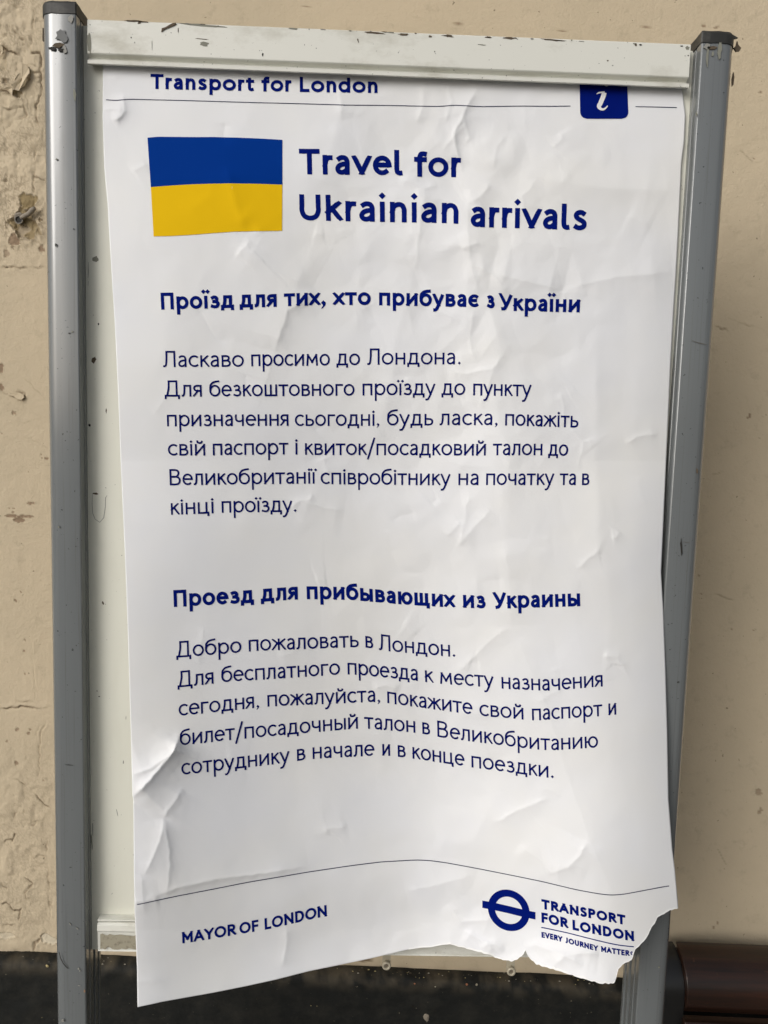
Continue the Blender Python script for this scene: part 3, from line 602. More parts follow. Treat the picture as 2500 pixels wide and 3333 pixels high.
BROAD = [([(1530, 230), (1560, 700), (1610, 1100), (1645, 1500), (1655, 1900)], 2.6, 45, 60), ([(1375, 620), (1345, 900), (1270, 1200), (1210, 1500)], 1.8, 40, 45), ([(1690, 560), (1900, 605), (2240, 625)], 2.0, 40, 26),
 ([(1150, 240), (1080, 480), (1010, 700)], 1.6, 36, 40), ([(1950, 980), (1935, 1400), (1960, 1800), (1990, 2150)], 1.8, 45, 40)]
CREASES = [  # (points, height mm, reach above mm, reach below mm)
 ([(1562, 266), (1535, 320), (1508, 374), (1478, 434), (1484, 480), (1500, 520), (1502, 560)], 2.2, 7, 20),
 ([(738, 540), (755, 610), (772, 680), (800, 745)], 1.3, 10, 14), ([(790, 690), (830, 720), (860, 760)], 0.7, 8, 10), ([(1375, 266), (1377, 345), (1360, 400)], 1.0, 14, 5), ([(1098, 239), (1109, 325), (1112, 390)], 1.1, 16, 6),
 ([(1454, 262), (1470, 330), (1452, 400)], 1.0, 6, 14), ([(1505, 374), (1530, 450), (1512, 470)], 0.8, 6, 6), ([(1440, 490), (1480, 440), (1520, 400)], 0.7, 6, 8),
 ([(1305, 575), (1345, 595), (1383, 613), (1424, 602)], 0.8, 8, 8), ([(1385, 615), (1372, 680), (1360, 800), (1352, 880)], 1.0, 12, 25),
 ([(1532, 618), (1524, 670), (1521, 721), (1527, 814), (1540, 890), (1560, 960)], 1.9, 14, 30), ([(1600, 590), (1565, 640), (1525, 660)], 1.2, 12, 16),
 ([(1500, 810), (1560, 790)], 0.6, 5, 5),
 ([(780, 800), (860, 850), (919, 892), (1017, 933)], 1.8, 30, 18), ([(1017, 933), (990, 985), (936, 1011), (895, 1147)], 2.2, 10, 40), ([(895, 1147), (850, 1300)], 0.8, 16, 30),
 ([(1600, 887), (1708, 914), (1833, 944)], 2.8, 40, 20), ([(1833, 944), (1996, 903), (2190, 884)], 2.4, 40, 24), ([(1833, 944), (1838, 1010)], 0.6, 12, 12), 
 ([(1549, 865), (1570, 868), (1614, 908), (1660, 960)], 1.0, 8, 10),
 ([(1467, 1207), (1516, 1218), (1560, 1207), (1603, 1201), (1625, 1170), (1640, 1155)], 0.9, 6, 8), ([(1603, 1201), (1592, 1250), (1560, 1330)], 0.8, 10, 14), ([(1545, 1000), (1530, 1100), (1545, 1180)], 1.0, 14, 22),
 ([(2034, 1443), (2072, 1424), (2105, 1416), (2142, 1412)], 0.7, 6, 8), ([(946, 1652), (979, 1630), (1006, 1625), (1020, 1612)], 0.7, 6, 8), ([(979, 1630), (1040, 1650), (1120, 1665)], 0.8, 10, 18),
 ([(1500, 1780), (1508, 1720), (1520, 1640), (1530, 1600)], 0.8, 8, 10), ([(1480, 1790), (1540, 1720), (1600, 1660)], 0.9, 10, 14),
 ([(1880, 1530), (1900, 1440), (1850, 1380)], 0.7, 16, 16),
 ([(586, 2400), (564, 2449), (521, 2503), (470, 2558), (428, 2600)], 6.0, 24, 14), ([(425, 2522), (490, 2500), (560, 2455), (590, 2390)], 3.0, 26, 10),
 ([(590, 2570), (560, 2620), (534, 2660)], 1.4, 14, 12), ([(534, 2662), (520, 2740), (470, 2850)], 1.8, 20, 14), ([(534, 2662), (548, 2740), (553, 2813), (540, 2920)], 1.2, 8, 24),
 ([(488, 2921), (560, 2895), (613, 2881), (732, 2858), (895, 2838), (1006, 2818)], 2.0, 24, 7), ([(430, 2940), (520, 2925)], 1.0, 8, 8),
 ([(1600, 2682), (1640, 2665), (1681, 2639), (1730, 2620), (1790, 2596)], 1.0, 7, 10), ([(1912, 2737), (1893, 2780), (1850, 2823), (1780, 2845)], 2.0, 14, 26), ([(1690, 2750), (1760, 2800), (1800, 2850)], 0.8, 14, 18),
 ([(1664, 2035), (1720, 2160), (1790, 2330), (1860, 2560), (1925, 2740), (1975, 2860), (2000, 2930)], 1.7, 30, 48), ([(1664, 2035), (1600, 2080), (1480, 2200)], 1.2, 26, 18), ([(1664, 2035), (1660, 1900), (1640, 1760)], 1.4, 18, 40),
 ([(1070, 2720), (1062, 2700), (1100, 2695), (1130, 2688)], 0.8, 8, 10), ([(920, 3150), (935, 3060), (930, 3010)], 0.8, 10, 10), ([(1320, 2900), (1430, 2880), (1530, 2850)], 0.9, 12, 16),
 ([(1460, 2940), (1500, 3000), (1580, 2995), (1600, 2980)], 1.2, 10, 12), ([(1510, 3030), (1570, 3060), (1620, 3100)], 1.6, 8, 14), ([(1800, 3150), (1840, 3110), (1900, 3100), (1950, 3110)], 2.2, 14, 14), ([(1560, 3085), (1610, 3070), (1640, 3095)], 1.2, 6, 8), ([(1712, 3090), (1740, 3075), (1800, 3095), (1900, 3140)], 1.6, 10, 14),
 ([(363, 392), (390, 380), (403, 360), (404, 330), (400, 300)], 2.4, 10, 7), ([(336, 360), (360, 352), (400, 358)], 1.6, 8, 8), ([(350, 260), (370, 250), (385, 262)], 0.9, 6, 6),
 ([(430, 560), (455, 545), (480, 535)], 0.7, 6, 8), ([(770, 830), (800, 800), (815, 780)], 0.8, 6, 14), ([(1960, 2135), (2010, 2140), (2030, 2170), (2018, 2175)], 0.8, 8, 10), ([(1880, 1850), (1950, 1790), (1962, 1795)], 0.8, 8, 10), ([(2020, 1730), (2005, 1750), (1990, 1752)], 0.6, 6, 8),
 ([(640, 2080), (760, 2100), (800, 2090)], 0.3, 10, 10), ([(1455, 1745), (1500, 1700)], 0.8, 8, 8), ([(300, 3200), (520, 3194), (540, 3188)], 0.5, 6, 6), ([(1215, 2240), (1260, 2232), (1300, 2250)], 0.8, 10, 8),
 ([(1740, 2290), (1830, 2240)], 0.5, 10, 12), ([(1180, 1010), (1225, 980)], 0.3, 5, 5), ([(1340, 960), (1420, 1010), (1500, 1050)], 0.8, 18, 12), ([(640, 990), (700, 1100), (760, 1120)], 0.6, 18, 18),
 ([(1750, 580), (1700, 640), (1705, 700)], 0.8, 20, 12), ([(1800, 480), (1830, 450), (1820, 430)], 0.7, 8, 12), ([(2040, 700), (2120, 740)], 0.5, 20, 20), ([(600, 700), (680, 640), (700, 560)], 0.5, 20, 20),
]
rs = random.Random(5)
for i in range(46):                 # lesser handling creases all over the sheet
    x0, y0 = rs.uniform(400, 2120), rs.uniform(300, 3050)
    if i % 2: x0 = rs.gauss(1550, 260); x0 = min(max(x0, 420), 2100)
    an = rs.uniform(0, math.pi); ln = rs.uniform(30, 140)
    pts = [(x0, y0)]
    for k in range(3):
        an += rs.uniform(-0.5, 0.5); pts.append((pts[-1][0] + ln / 3 * math.cos(an), pts[-1][1] + ln / 3 * math.sin(an)))
    CREASES.append((pts, rs.uniform(0.2, 0.6), rs.uniform(5, 18), rs.uniform(5, 18)))
MM = 0.88 / F_PX * 1000.0         # mm of paper per photograph pixel
def depth(px, py):
    px = np.asarray(px, float); py = np.asarray(py, float)
    t = np.clip((py - 1500) / 1450, 0, None)
    a = np.interp(py, [200, 330, 700, 1200, 1700, 2300], [0, .06, .36, .72, .95, 1.0])
    lo = smooth_interp(px, PROF) * np.clip(t, 0, 1.25) ** 1.0
    mid = smooth_interp(px, PROFM) * a * np.clip(1 - t * 0.95, 0, 1)
    d = 0.0022 + mid + lo * 1.0
    pin = np.clip((py - 190) / 260, 0, 1); pin = 0.12 + 0.88 * pin * pin * (3 - 2 * pin)
    # soft buckles
    b = 0.0032 * noise(px, py, 460, 301) + 0.0007 * fbm(px, py * 0.8, 240, 2, 302)
    # crumple: flat facets meeting in ridges
    cz = np.clip(1.25 - abs(px - 1500) / 620, 0.25, 1.25) * np.interp(py, [200, 1000, 1700, 2600, 3200], [1.1, 1.1, 0.7, 0.5, 0.9])
    wx = px + 26 * noise(px, py, 90, 315); wy = py + 26 * noise(px, py, 90, 316)
    q = facets(wx, wy, 190, 311, 0.5) + 0.55 * facets(wx, wy, 97, 312, 1.3) + 0.25 * facets(wx, wy, 46, 313, 2.2)
    b = b + 0.0017 * cz * q
    c = np.zeros_like(px)
    for k, (pts, hgt, w1, w2) in enumerate(CREASES):
        P = np.array(pts, float); pad = 5 * max(w1, w2) / MM
        m = (px > P[:, 0].min() - pad) & (px < P[:, 0].max() + pad) & (py > P[:, 1].min() - pad) & (py < P[:, 1].max() + pad)
        if not m.any(): continue
        xx = px[m] + 2.5 * noise(px[m], py[m], 22, 330); yy = py[m] + 2.5 * noise(px[m], py[m], 22, 331)
        dd, sd, ps = polydist(xx, yy, P); dd = dd * MM + 0.0
        tap = np.clip(np.minimum(ps, 1 - ps) * 5 + 0.12, 0, 1)
        w = np.where(sd > 0, w2, w1)
        # fade ends so they do not stamp discs
        c[m] += 0.0017 * hgt * tap * (0.86 * np.exp(-dd / w) + (0.14 if max(w1, w2) < 30 else 0.0) * np.exp(-dd / 2.2)) * (1 if k % 5 else -1 if k > 60 else 1)
    for pts, hgt, w1, w2 in BROAD:          # long soft folds
        xx = px + 14 * noise(px, py, 130, 335); dd, sd, ps = polydist(xx, py, pts); dd = dd * MM; w = np.where(sd > 0, w2, w1)
        c += 0.0017 * hgt * np.clip(np.minimum(ps, 1 - ps) * 4, 0, 1) * np.exp(-(np.sqrt(dd * dd + 9.0) - 3.0) / w)
    # edge lift along the right-hand side, curl along the foot
    e = np.clip((px - (rx_(py) - 110)) / 110, 0, 1); c = c - 0.004 * e ** 2 * np.clip((py - 500) / 500, 0, 1)
    foot = 3278 - 0.2 * (np.clip(px, 440, 1465) - 447) + 0.20 * np.clip(px - 1465, 0, 560)
    ft = np.clip(1 - (foot - py) / 150.0, 0, 1.2); c = c + 0.009 * ft ** 2
    clear = np.clip((py - 2450) / 500, 0, 1); c = c + 0.0135 * clear * clear * (3 - 2 * clear)
    d = d + pin * (b + c)
    return np.maximum(d, 0.0012)
def sheet(px, py, off=0.0):
    return at(px, py, -(depth(px, py) + off))
# grid following the sheet's own outline
ss = np.linspace(0, 1, 470)
tt = np.linspace(0, 1.0, 740)
yb_ = np.full(ss.shape, 3150.0)
for _ in range(25): yb_ = 0.5 * yb_ + 0.5 * by(lx(yb_) + ss * (rx_(yb_) - lx(yb_)))
yt_ = 150 + ss * 80
Sg, Tg = np.meshgrid(ss, tt)
kern = np.exp(-(np.arange(-60, 61) / 26.0) ** 2); kern /= kern.sum()
ysm = np.convolve(np.pad(yb_, 60, mode='reflect', reflect_type='odd'), kern, 'valid')
wE = np.clip((Tg - 0.86) / 0.14, 0, 1); wE = wE * wE
PY = yt_[None, :] + Tg * (ysm - yt_)[None, :] + wE * (yb_ - ysm)[None, :]
PXg = lx(PY) + Sg * (rx_(PY) - lx(PY))
VV = sheet(PXg, PY)
origin = VV.reshape(-1, 3).mean(0)
poster = mesh('paper_notice', (VV - origin).reshape(-1, 3), grid_faces(*Sg.shape), m_paper, smooth=True)
poster.location = tuple(origin)
tag(poster, 'crumpled white paper travel notice with torn lower corner hanging in the stand', 'poster')
sd_ = poster.modifiers.new('thickness', 'SOLIDIFY'); sd_.thickness = 0.0003; sd_.offset = 1.0 if False else -1.0
# make the front face the camera
me = poster.data
if me.polygons[1000].normal.y > 0: me.flip_normals()

def fibre(x0, x1):
    x = np.arange(x0, x1, 3.0); y = by(x)
    wdt = 3.0 + 2.5 * np.abs(noise(x, 0 * x, 11, 260)) + 4.0 * np.clip(noise(x, 0 * x + 5, 30, 261), 0, 1)
    P1 = sheet(x, y + 0.4, 0.0005) - origin; P0_ = sheet(x, y - wdt, 0.0003) - origin; P2 = sheet(x, y + 0.8, -0.0002) - origin
    v = np.concatenate([P0_, P1, P2]); n = len(x)
    f = [(i, i + 1, n + i + 1, n + i) for i in range(n - 1)] + [(n + i, n + i + 1, 2 * n + i + 1, 2 * n + i) for i in range(n - 1)]
    return mesh('torn_edge', v, f, m_fibre, poster, False, world=False)
m_fibre = M('torn_paper_fibre', (0.86, 0.86, 0.85), 0.9, spec=0.1)
fibre(1330, 1712); fibre(1712, 2004); fibre(2004, 2206)

# ------------------------------------------------------------------ lettering: pen strokes of a humanist sans, laid on the sheet
def CR(pts, n=6):
    P = [np.array(p, float) for p in pts]; P = [2 * P[0] - P[1]] + P + [2 * P[-1] - P[-2]]; out = []
    for i in range(1, len(P) - 2):
        for k in range(n):
            t = k / n
            out.append(0.5 * ((2 * P[i]) + (-P[i - 1] + P[i + 1]) * t + (2 * P[i - 1] - 5 * P[i] + 4 * P[i + 1] - P[i + 2]) * t * t + (-P[i - 1] + 3 * P[i] - 3 * P[i + 1] + P[i + 2]) * t ** 3))
    out.append(P[-2]); return [tuple(p) for p in out]
def A(cx, cy, rx, ry, a0, a1, n=26):
    return [(cx + rx * math.cos(R(a0 + (a1 - a0) * k / n)), cy + ry * math.sin(R(a0 + (a1 - a0) * k / n))) for k in range(n + 1)]
def Ln(*p): return [p[i] for i in range(len(p))]
S, O_, D_ = 0.125, 0.055, 0.02     # side bearings: stem, round, diagonal
bowl_b = CR([(0, 0.54), (.40, .54), (.61, .44), (.67, .27), (.60, .09), (.40, 0), (0, 0)])
ve = [CR([(0, 1), (.34, 1), (.53, .93), (.585, .78), (.50, .62), (.32, .54), (0, .54)]), bowl_b, Ln((0, 0), (0, 1))]
soft = [CR([(0, .57), (.38, .57), (.60, .47), (.66, .29), (.59, .09), (.38, 0), (0, 0)]), Ln((0, 0), (0, 1))]
a_g = [CR([(.06, .88), (.20, .98), (.37, 1.0), (.53, .93), (.61, .72), (.61, .45)]), Ln((.61, .6), (.61, 0)), CR([(.61, .575), (.40, .565), (.16, .48), (.02, .28), (.08, .07), (.26, 0), (.45, .06), (.61, .22)])]
ze = [CR([(.04, .91), (.24, 1), (.43, .97), (.54, .80), (.46, .61), (.24, .545), (.17, .545)]), CR([(.17, .545), (.40, .53), (.60, .43), (.64, .25), (.52, .05), (.27, 0), (.0, .08)])]
ii = [Ln((0, 0), (0, 1)), Ln((.79, 0), (.79, 1)), Ln((0, 0), (.79, 1))]
ell = A(.455, .5, .455, .5, 90, 450, 36)
LOW = {
 'о': ([ell], .91, O_, O_), 'а': (a_g, .61, .07, S),
 'б': ([A(.46, .5, .46, .5, 90, 450, 36), CR([(.88, 2.0), (.60, 1.93), (.28, 1.72), (.07, 1.25), (0, .80), (0, .5)])], .92, O_, O_),
 'в': (ve, .67, S, O_), 'г': ([Ln((0, 0), (0, 1)), Ln((0, 1), (.56, 1))], .56, S, D_),
 'д': ([Ln((.26, 1), (.80, 1)), Ln((.80, 1), (.80, 0)), CR([(.26, 1), (.245, .55), (.13, 0)]), Ln((0, 0), (.98, 0)), Ln((0, 0), (0, -.24)), Ln((.98, 0), (.98, -.24))], .98, .04, .06),
 'е': ([Ln((.03, .53), (.82, .53)), A(.43, .5, .43, .5, 4, 312, 30)], .85, O_, O_ - .02),
 'ж': ([Ln((.61, 0), (.61, 1)), Ln((.04, 1), (.61, .50)), Ln((0, 0), (.46, .62)), Ln((1.18, 1), (.61, .50)), Ln((1.22, 0), (.76, .62))], 1.22, D_, D_),
 'з': (ze, .64, .09, O_), 'и': (ii, .79, S, S),
 'й': (ii + [CR([(.16, 1.78), (.20, 1.52), (.37, 1.42), (.54, 1.52), (.60, 1.78)])], .79, S, S),
 'і': ([Ln((0, 0), (0, 1)), ('dot', 0, 1.62)], 0, S, S), 'ї': ([Ln((0, 0), (0, 1)), ('dot', -.21, 1.62), ('dot', .21, 1.62)], 0, S, S),
 'к': ([Ln((0, 0), (0, 1)), Ln((0, .42), (.56, 1)), Ln((.22, .62), (.64, 0))], .64, S, D_),
 'л': ([CR([(.22, 1), (.215, .55), (.165, .15), (.08, .01), (-.02, 0)]), Ln((.22, 1), (.76, 1)), Ln((.76, 1), (.76, 0))], .76, D_, S),
 'м': ([Ln((.08, 1), (0, 0)), Ln((.08, 1), (.52, .28)), Ln((.52, .28), (.96, 1)), Ln((.96, 1), (1.04, 0))], 1.04, .14, .14),
 'н': ([Ln((0, 0), (0, 1)), Ln((.74, 0), (.74, 1)), Ln((0, .53), (.74, .53))], .74, S, S), 'п': ([Ln((0, 0), (0, 1)), Ln((.78, 0), (.78, 1)), Ln((0, 1), (.78, 1))], .78, S, S),
 'р': ([Ln((0, -.56), (0, 1)), A(.43, .5, .43, .5, 170, -170, 32)], .86, S, O_), 'с': ([A(.46, .5, .46, .5, 52, 310, 26)], .76, O_, D_),
 'т': ([Ln((0, 1), (.78, 1)), Ln((.39, 0), (.39, 1))], .78, D_, D_), 'у': ([Ln((0, 1), (.41, 0)), CR([(.80, 1), (.60, .48), (.40, -.02), (.26, -.36), (.12, -.52), (-.04, -.54)])], .80, D_, D_),
 'х': ([Ln((0, 1), (.74, 0)), Ln((.74, 1), (0, 0))], .74, D_, D_), 'ц': ([Ln((0, 0), (0, 1)), Ln((.74, 0), (.74, 1)), Ln((0, 0), (.90, 0)), Ln((.90, 0), (.90, -.25))], .90, S, .10),
 'ч': ([Ln((.70, 0), (.70, 1)), CR([(0, 1), (.0, .72), (.07, .49), (.28, .40), (.50, .42), (.70, .50)])], .70, S - .03, S),
 'ш': ([Ln((0, 0), (0, 1)), Ln((.54, 0), (.54, 1)), Ln((1.08, 0), (1.08, 1)), Ln((0, 0), (1.08, 0))], 1.08, S, S),
 'щ': ([Ln((0, 0), (0, 1)), Ln((.54, 0), (.54, 1)), Ln((1.08, 0), (1.08, 1)), Ln((0, 0), (1.24, 0)), Ln((1.24, 0), (1.24, -.25))], 1.24, S, .10),
 'ь': (soft, .66, S, O_), 'ы': (soft + [Ln((.96, 0), (.96, 1))], .96, S, S), 'ю': ([Ln((0, 0), (0, 1)), Ln((0, .53), (.34, .53)), A(.75, .5, .42, .5, 90, 450, 34)], 1.17, S, O_),
 'я': ([Ln((.64, 0), (.64, 1)), CR([(.64, 1), (.30, 1), (.10, .93), (.03, .76), (.10, .58), (.30, .49), (.64, .49)]), Ln((.36, .49), (.0, 0))], .64, D_, S),
 'є': ([A(.46, .5, .46, .5, 52, 310, 26), Ln((.03, .53), (.56, .53))], .76, O_, D_),
 ',': ([('tail', 0.04, 0.0)], .10, .10, D_), '.': ([('dot', .06, .02)], .12, .12, .1), '/': ([Ln((0, -.42), (.62, 2.25))], .62, .02, .02),
 'r': ([Ln((0, 0), (0, 1)), CR([(0, .50), (.07, .80), (.20, .97), (.40, .98)])], .40, S, -.03), 'n': ([Ln((0, 0), (0, 1)), CR([(0, .55), (.09, .85), (.34, 1), (.56, .92), (.66, .66), (.66, .4)]), Ln((.66, .5), (.66, 0))], .66, S, S),
 's': ([CR([(.54, .90), (.40, .99), (.22, .99), (.06, .88), (.06, .70), (.22, .56), (.40, .46), (.55, .32), (.52, .10), (.32, 0), (.14, .01), (.0, .09)])], .56, .10, .10),
 't': ([CR([(.20, 1.55), (.20, .9), (.20, .30), (.25, .06), (.40, 0), (.54, .05)]), Ln((0, 1), (.52, 1))], .54, .05, .06), 'f': ([CR([(.60, 1.93), (.46, 2.0), (.30, 1.90), (.22, 1.45), (.21, .9), (.21, 0)]), Ln((0, 1), (.52, 1))], .56, .05, .0),
 'd': ([Ln((.88, 0), (.88, 2)), A(.44, .5, .44, .5, 10, 350, 32)], .88, O_, S), 'v': ([Ln((0, 1), (.44, 0)), Ln((.88, 1), (.44, 0))], .88, D_, D_),
 'l': ([CR([(0, 2), (0, 1), (0, .32), (.05, .06), (.20, 0), (.28, .01)])], .26, S, .05), 'k': ([Ln((0, 0), (0, 2)), Ln((0, .42), (.56, 1)), Ln((.22, .62), (.64, 0))], .64, S, D_),
}
for a_, b_ in (('a', 'а'), ('p', 'р'), ('e', 'е'), ('i', 'і')): LOW[a_] = LOW[b_]
LOW['o'] = ([A(.51, .5, .51, .5, 90, 450, 36)], 1.02, O_, O_)
cB = [CR([(0, 1), (.32, 1), (.50, .93), (.55, .77), (.47, .60), (.30, .53), (0, .53)]), CR([(0, .53), (.36, .53), (.56, .44), (.62, .27), (.55, .08), (.36, 0), (0, 0)]), Ln((0, 0), (0, 1))]
cP = [CR([(0, 1), (.30, 1), (.50, .93), (.56, .75), (.50, .57), (.30, .49), (0, .49)]), Ln((0, 0), (0, 1))]
CAP = {
 'П': ([Ln((0, 0), (0, 1)), Ln((.66, 0), (.66, 1)), Ln((0, 1), (.66, 1))], .66, .10, .10), 'В': (cB, .62, .10, .08),
 'Л': ([CR([(.18, 1), (.17, .5), (.13, .12), (.06, 0), (-.02, 0)]), Ln((.18, 1), (.68, 1)), Ln((.68, 1), (.68, 0))], .68, .03, .10),
 'Д': ([Ln((.22, 1), (.72, 1)), Ln((.72, 1), (.72, 0)), CR([(.22, 1), (.21, .55), (.10, 0)]), Ln((0, 0), (.86, 0)), Ln((0, 0), (0, -.17)), Ln((.86, 0), (.86, -.17))], .86, .05, .07),
 'У': ([Ln((0, 1), (.36, .32)), CR([(.72, 1), (.54, .55), (.37, .18), (.26, .02), (.10, -.02)])], .72, .02, .0),
 'T': ([Ln((0, 1), (.70, 1)), Ln((.35, 0), (.35, 1))], .70, .04, .02), 'L': ([Ln((0, 0), (0, 1)), Ln((0, 0), (.46, 0))], .46, .10, .05),
 'U': ([CR([(0, 1), (0, .6), (0, .34), (.10, .09), (.33, 0), (.56, .09), (.66, .34), (.66, .6), (.66, 1)])], .66, .09, .09),
 'M': ([Ln((0, 0), (0, 1)), Ln((.86, 0), (.86, 1)), Ln((0, 1), (.43, .34)), Ln((.43, .34), (.86, 1))], .86, .09, .09), 'A': ([Ln((0, 0), (.42, 1)), Ln((.42, 1), (.84, 0)), Ln((.15, .30), (.69, .30))], .84, .02, .02),
 'Y': ([Ln((0, 1), (.38, .48)), Ln((.76, 1), (.38, .48)), Ln((.38, .5), (.38, 0))], .76, .02, .02), 'O': ([A(.5, .5, .5, .5, 90, 450, 36)], 1, .05, .05),
 'R': (cP + [Ln((.26, .49), (.64, 0))], .62, .10, .03), 'F': ([Ln((0, 0), (0, 1)), Ln((0, 1), (.48, 1)), Ln((0, .50), (.44, .50))], .48, .10, .03),
 'N': ([Ln((0, 0), (0, 1)), Ln((.76, 0), (.76, 1)), Ln((0, 1), (.76, 0))], .76, .10, .10), 'D': ([Ln((0, 0), (0, 1)), CR([(0, 1), (.32, 1), (.60, .87), (.74, .5), (.60, .13), (.32, 0), (0, 0)])], .74, .10, .08),
 'S': ([CR([(.50, .90), (.38, .99), (.20, .99), (.05, .88), (.05, .70), (.20, .56), (.36, .47), (.51, .32), (.48, .10), (.30, 0), (.13, .01), (.0, .09)])], .52, .05, .05), 'P': (cP, .56, .10, .05),
 'E': ([Ln((0, 0), (0, 1)), Ln((0, 1), (.46, 1)), Ln((0, .51), (.42, .51)), Ln((0, 0), (.48, 0))], .48, .10, .05), 'V': ([Ln((0, 1), (.39, 0)), Ln((.78, 1), (.39, 0))], .78, .02, .02),
 'J': ([CR([(.28, 1), (.28, .5), (.27, .2), (.18, .03), (0, 0)])], .28, .05, .14),
}
class Ink:
    """collects strips laid on the sheet, one mesh per printed item"""
    def __init__(s): s.v = []; s.f = []; s.k = 0
    def strip(s, L_, R_, up=0.0):
        """two rails of photograph points"""
        b = len(s.v); off = 0.00030 + 0.000012 * (s.k % 14) + up; s.k += 1
        wmax = max(math.hypot(p[0] - q[0], p[1] - q[1]) for p, q in zip(L_, R_)); n = max(1, int(wmax / 5.0)) + 1
        for p, q in zip(L_, R_):
            for k in range(n): s.v.append((p[0] + (q[0] - p[0]) * k / (n - 1), p[1] + (q[1] - p[1]) * k / (n - 1), off)) 
        for i in range(len(L_) - 1):
            for k in range(n - 1): s.f.append((b + n * i + k, b + n * i + k + 1, b + n * (i + 1) + k + 1, b + n * (i + 1) + k))
    def fan(s, ring, up=0.0):
        b = len(s.v); off = 0.00026 + 0.000012 * (s.k % 14) + up; s.k += 1
        s.v += [(p[0], p[1], off) for p in ring]; s.f.append(tuple(range(b, b + len(ring))))
    def build(s, name, mat, parent=None, label=None):
        a = np.array(s.v); P = sheet(a[:, 0], a[:, 1], a[:, 2])
        o = mesh(name, P - origin, s.f, mat, parent or poster, False, world=False)
        if parent is not None and parent is not poster: o.parent = parent
        if label: o['label'] = label
        me_ = o.data
        return o
def ribbon(pts, hw, ext):
    """pts in glyph px space (x right, y up) -> two rails"""
    P = np.array(pts, float); keep = [0]
    for i in range(1, len(P)):
        if np.hypot(*(P[i] - P[keep[-1]])) > 1e-3: keep.append(i)
    P = P[keep]
    closed = np.hypot(*(P[0] - P[-1])) < 1e-2
    if len(P) == 2:
        n = max(3, int(np.hypot(*(P[1] - P[0])) / 7)); P = np.array([P[0] + (P[1] - P[0]) * k / n for k in range(n + 1)])
    if not closed:
        d0 = P[1] - P[0]; d0 = d0 / np.hypot(*d0); d1 = P[-1] - P[-2]; d1 = d1 / np.hypot(*d1)
        curved = len(P) > 12 and len(pts) > 3
        P[0] = P[0] - d0 * ext * (0.5 if curved and abs(d0[0]) > 0.35 else 1); P[-1] = P[-1] + d1 * ext * (0.5 if curved and abs(d1[0]) > 0.35 else 1)
    T = np.gradient(P, axis=0)
    if closed: T[0] = T[-1] = P[1] - P[-2]
    T /= np.hypot(T[:, 0], T[:, 1])[:, None]; Nn = np.stack([-T[:, 1], T[:, 0]], -1)
    return P + Nn * hw, P - Nn * hw
def shear_at(x, y):
    s_ = (x - lx(y)) / (rx_(y) - lx(y))
    dl = (lx(y + 90) - lx(y - 90)) / 180; dr = (rx_(y + 90) - rx_(y - 90)) / 180
    dr = min(max(float(dr), -0.05), 0.03)
    return float(dl * (1 - s_) + dr * s_)
def layout(word, cap, xh, sw):
    """natural glyph layout: list of (strokes, x offset, cap?) and ink width"""
    x = 0; out = []; first = True; uL = xh - sw; uC = cap - sw
    for ch in word:
        up = ch in CAP; g_ = CAP[ch] if up else LOW[ch]; u = uC if up else uL
        if not first: x += g_[2] * u + sw * 0.5
        out.append((g_[0], x, up)); x += g_[1] * u
        last_r = g_[3] * u; x += last_r + sw * 0.5; first = False
    return out, x - last_r - sw * 0.5
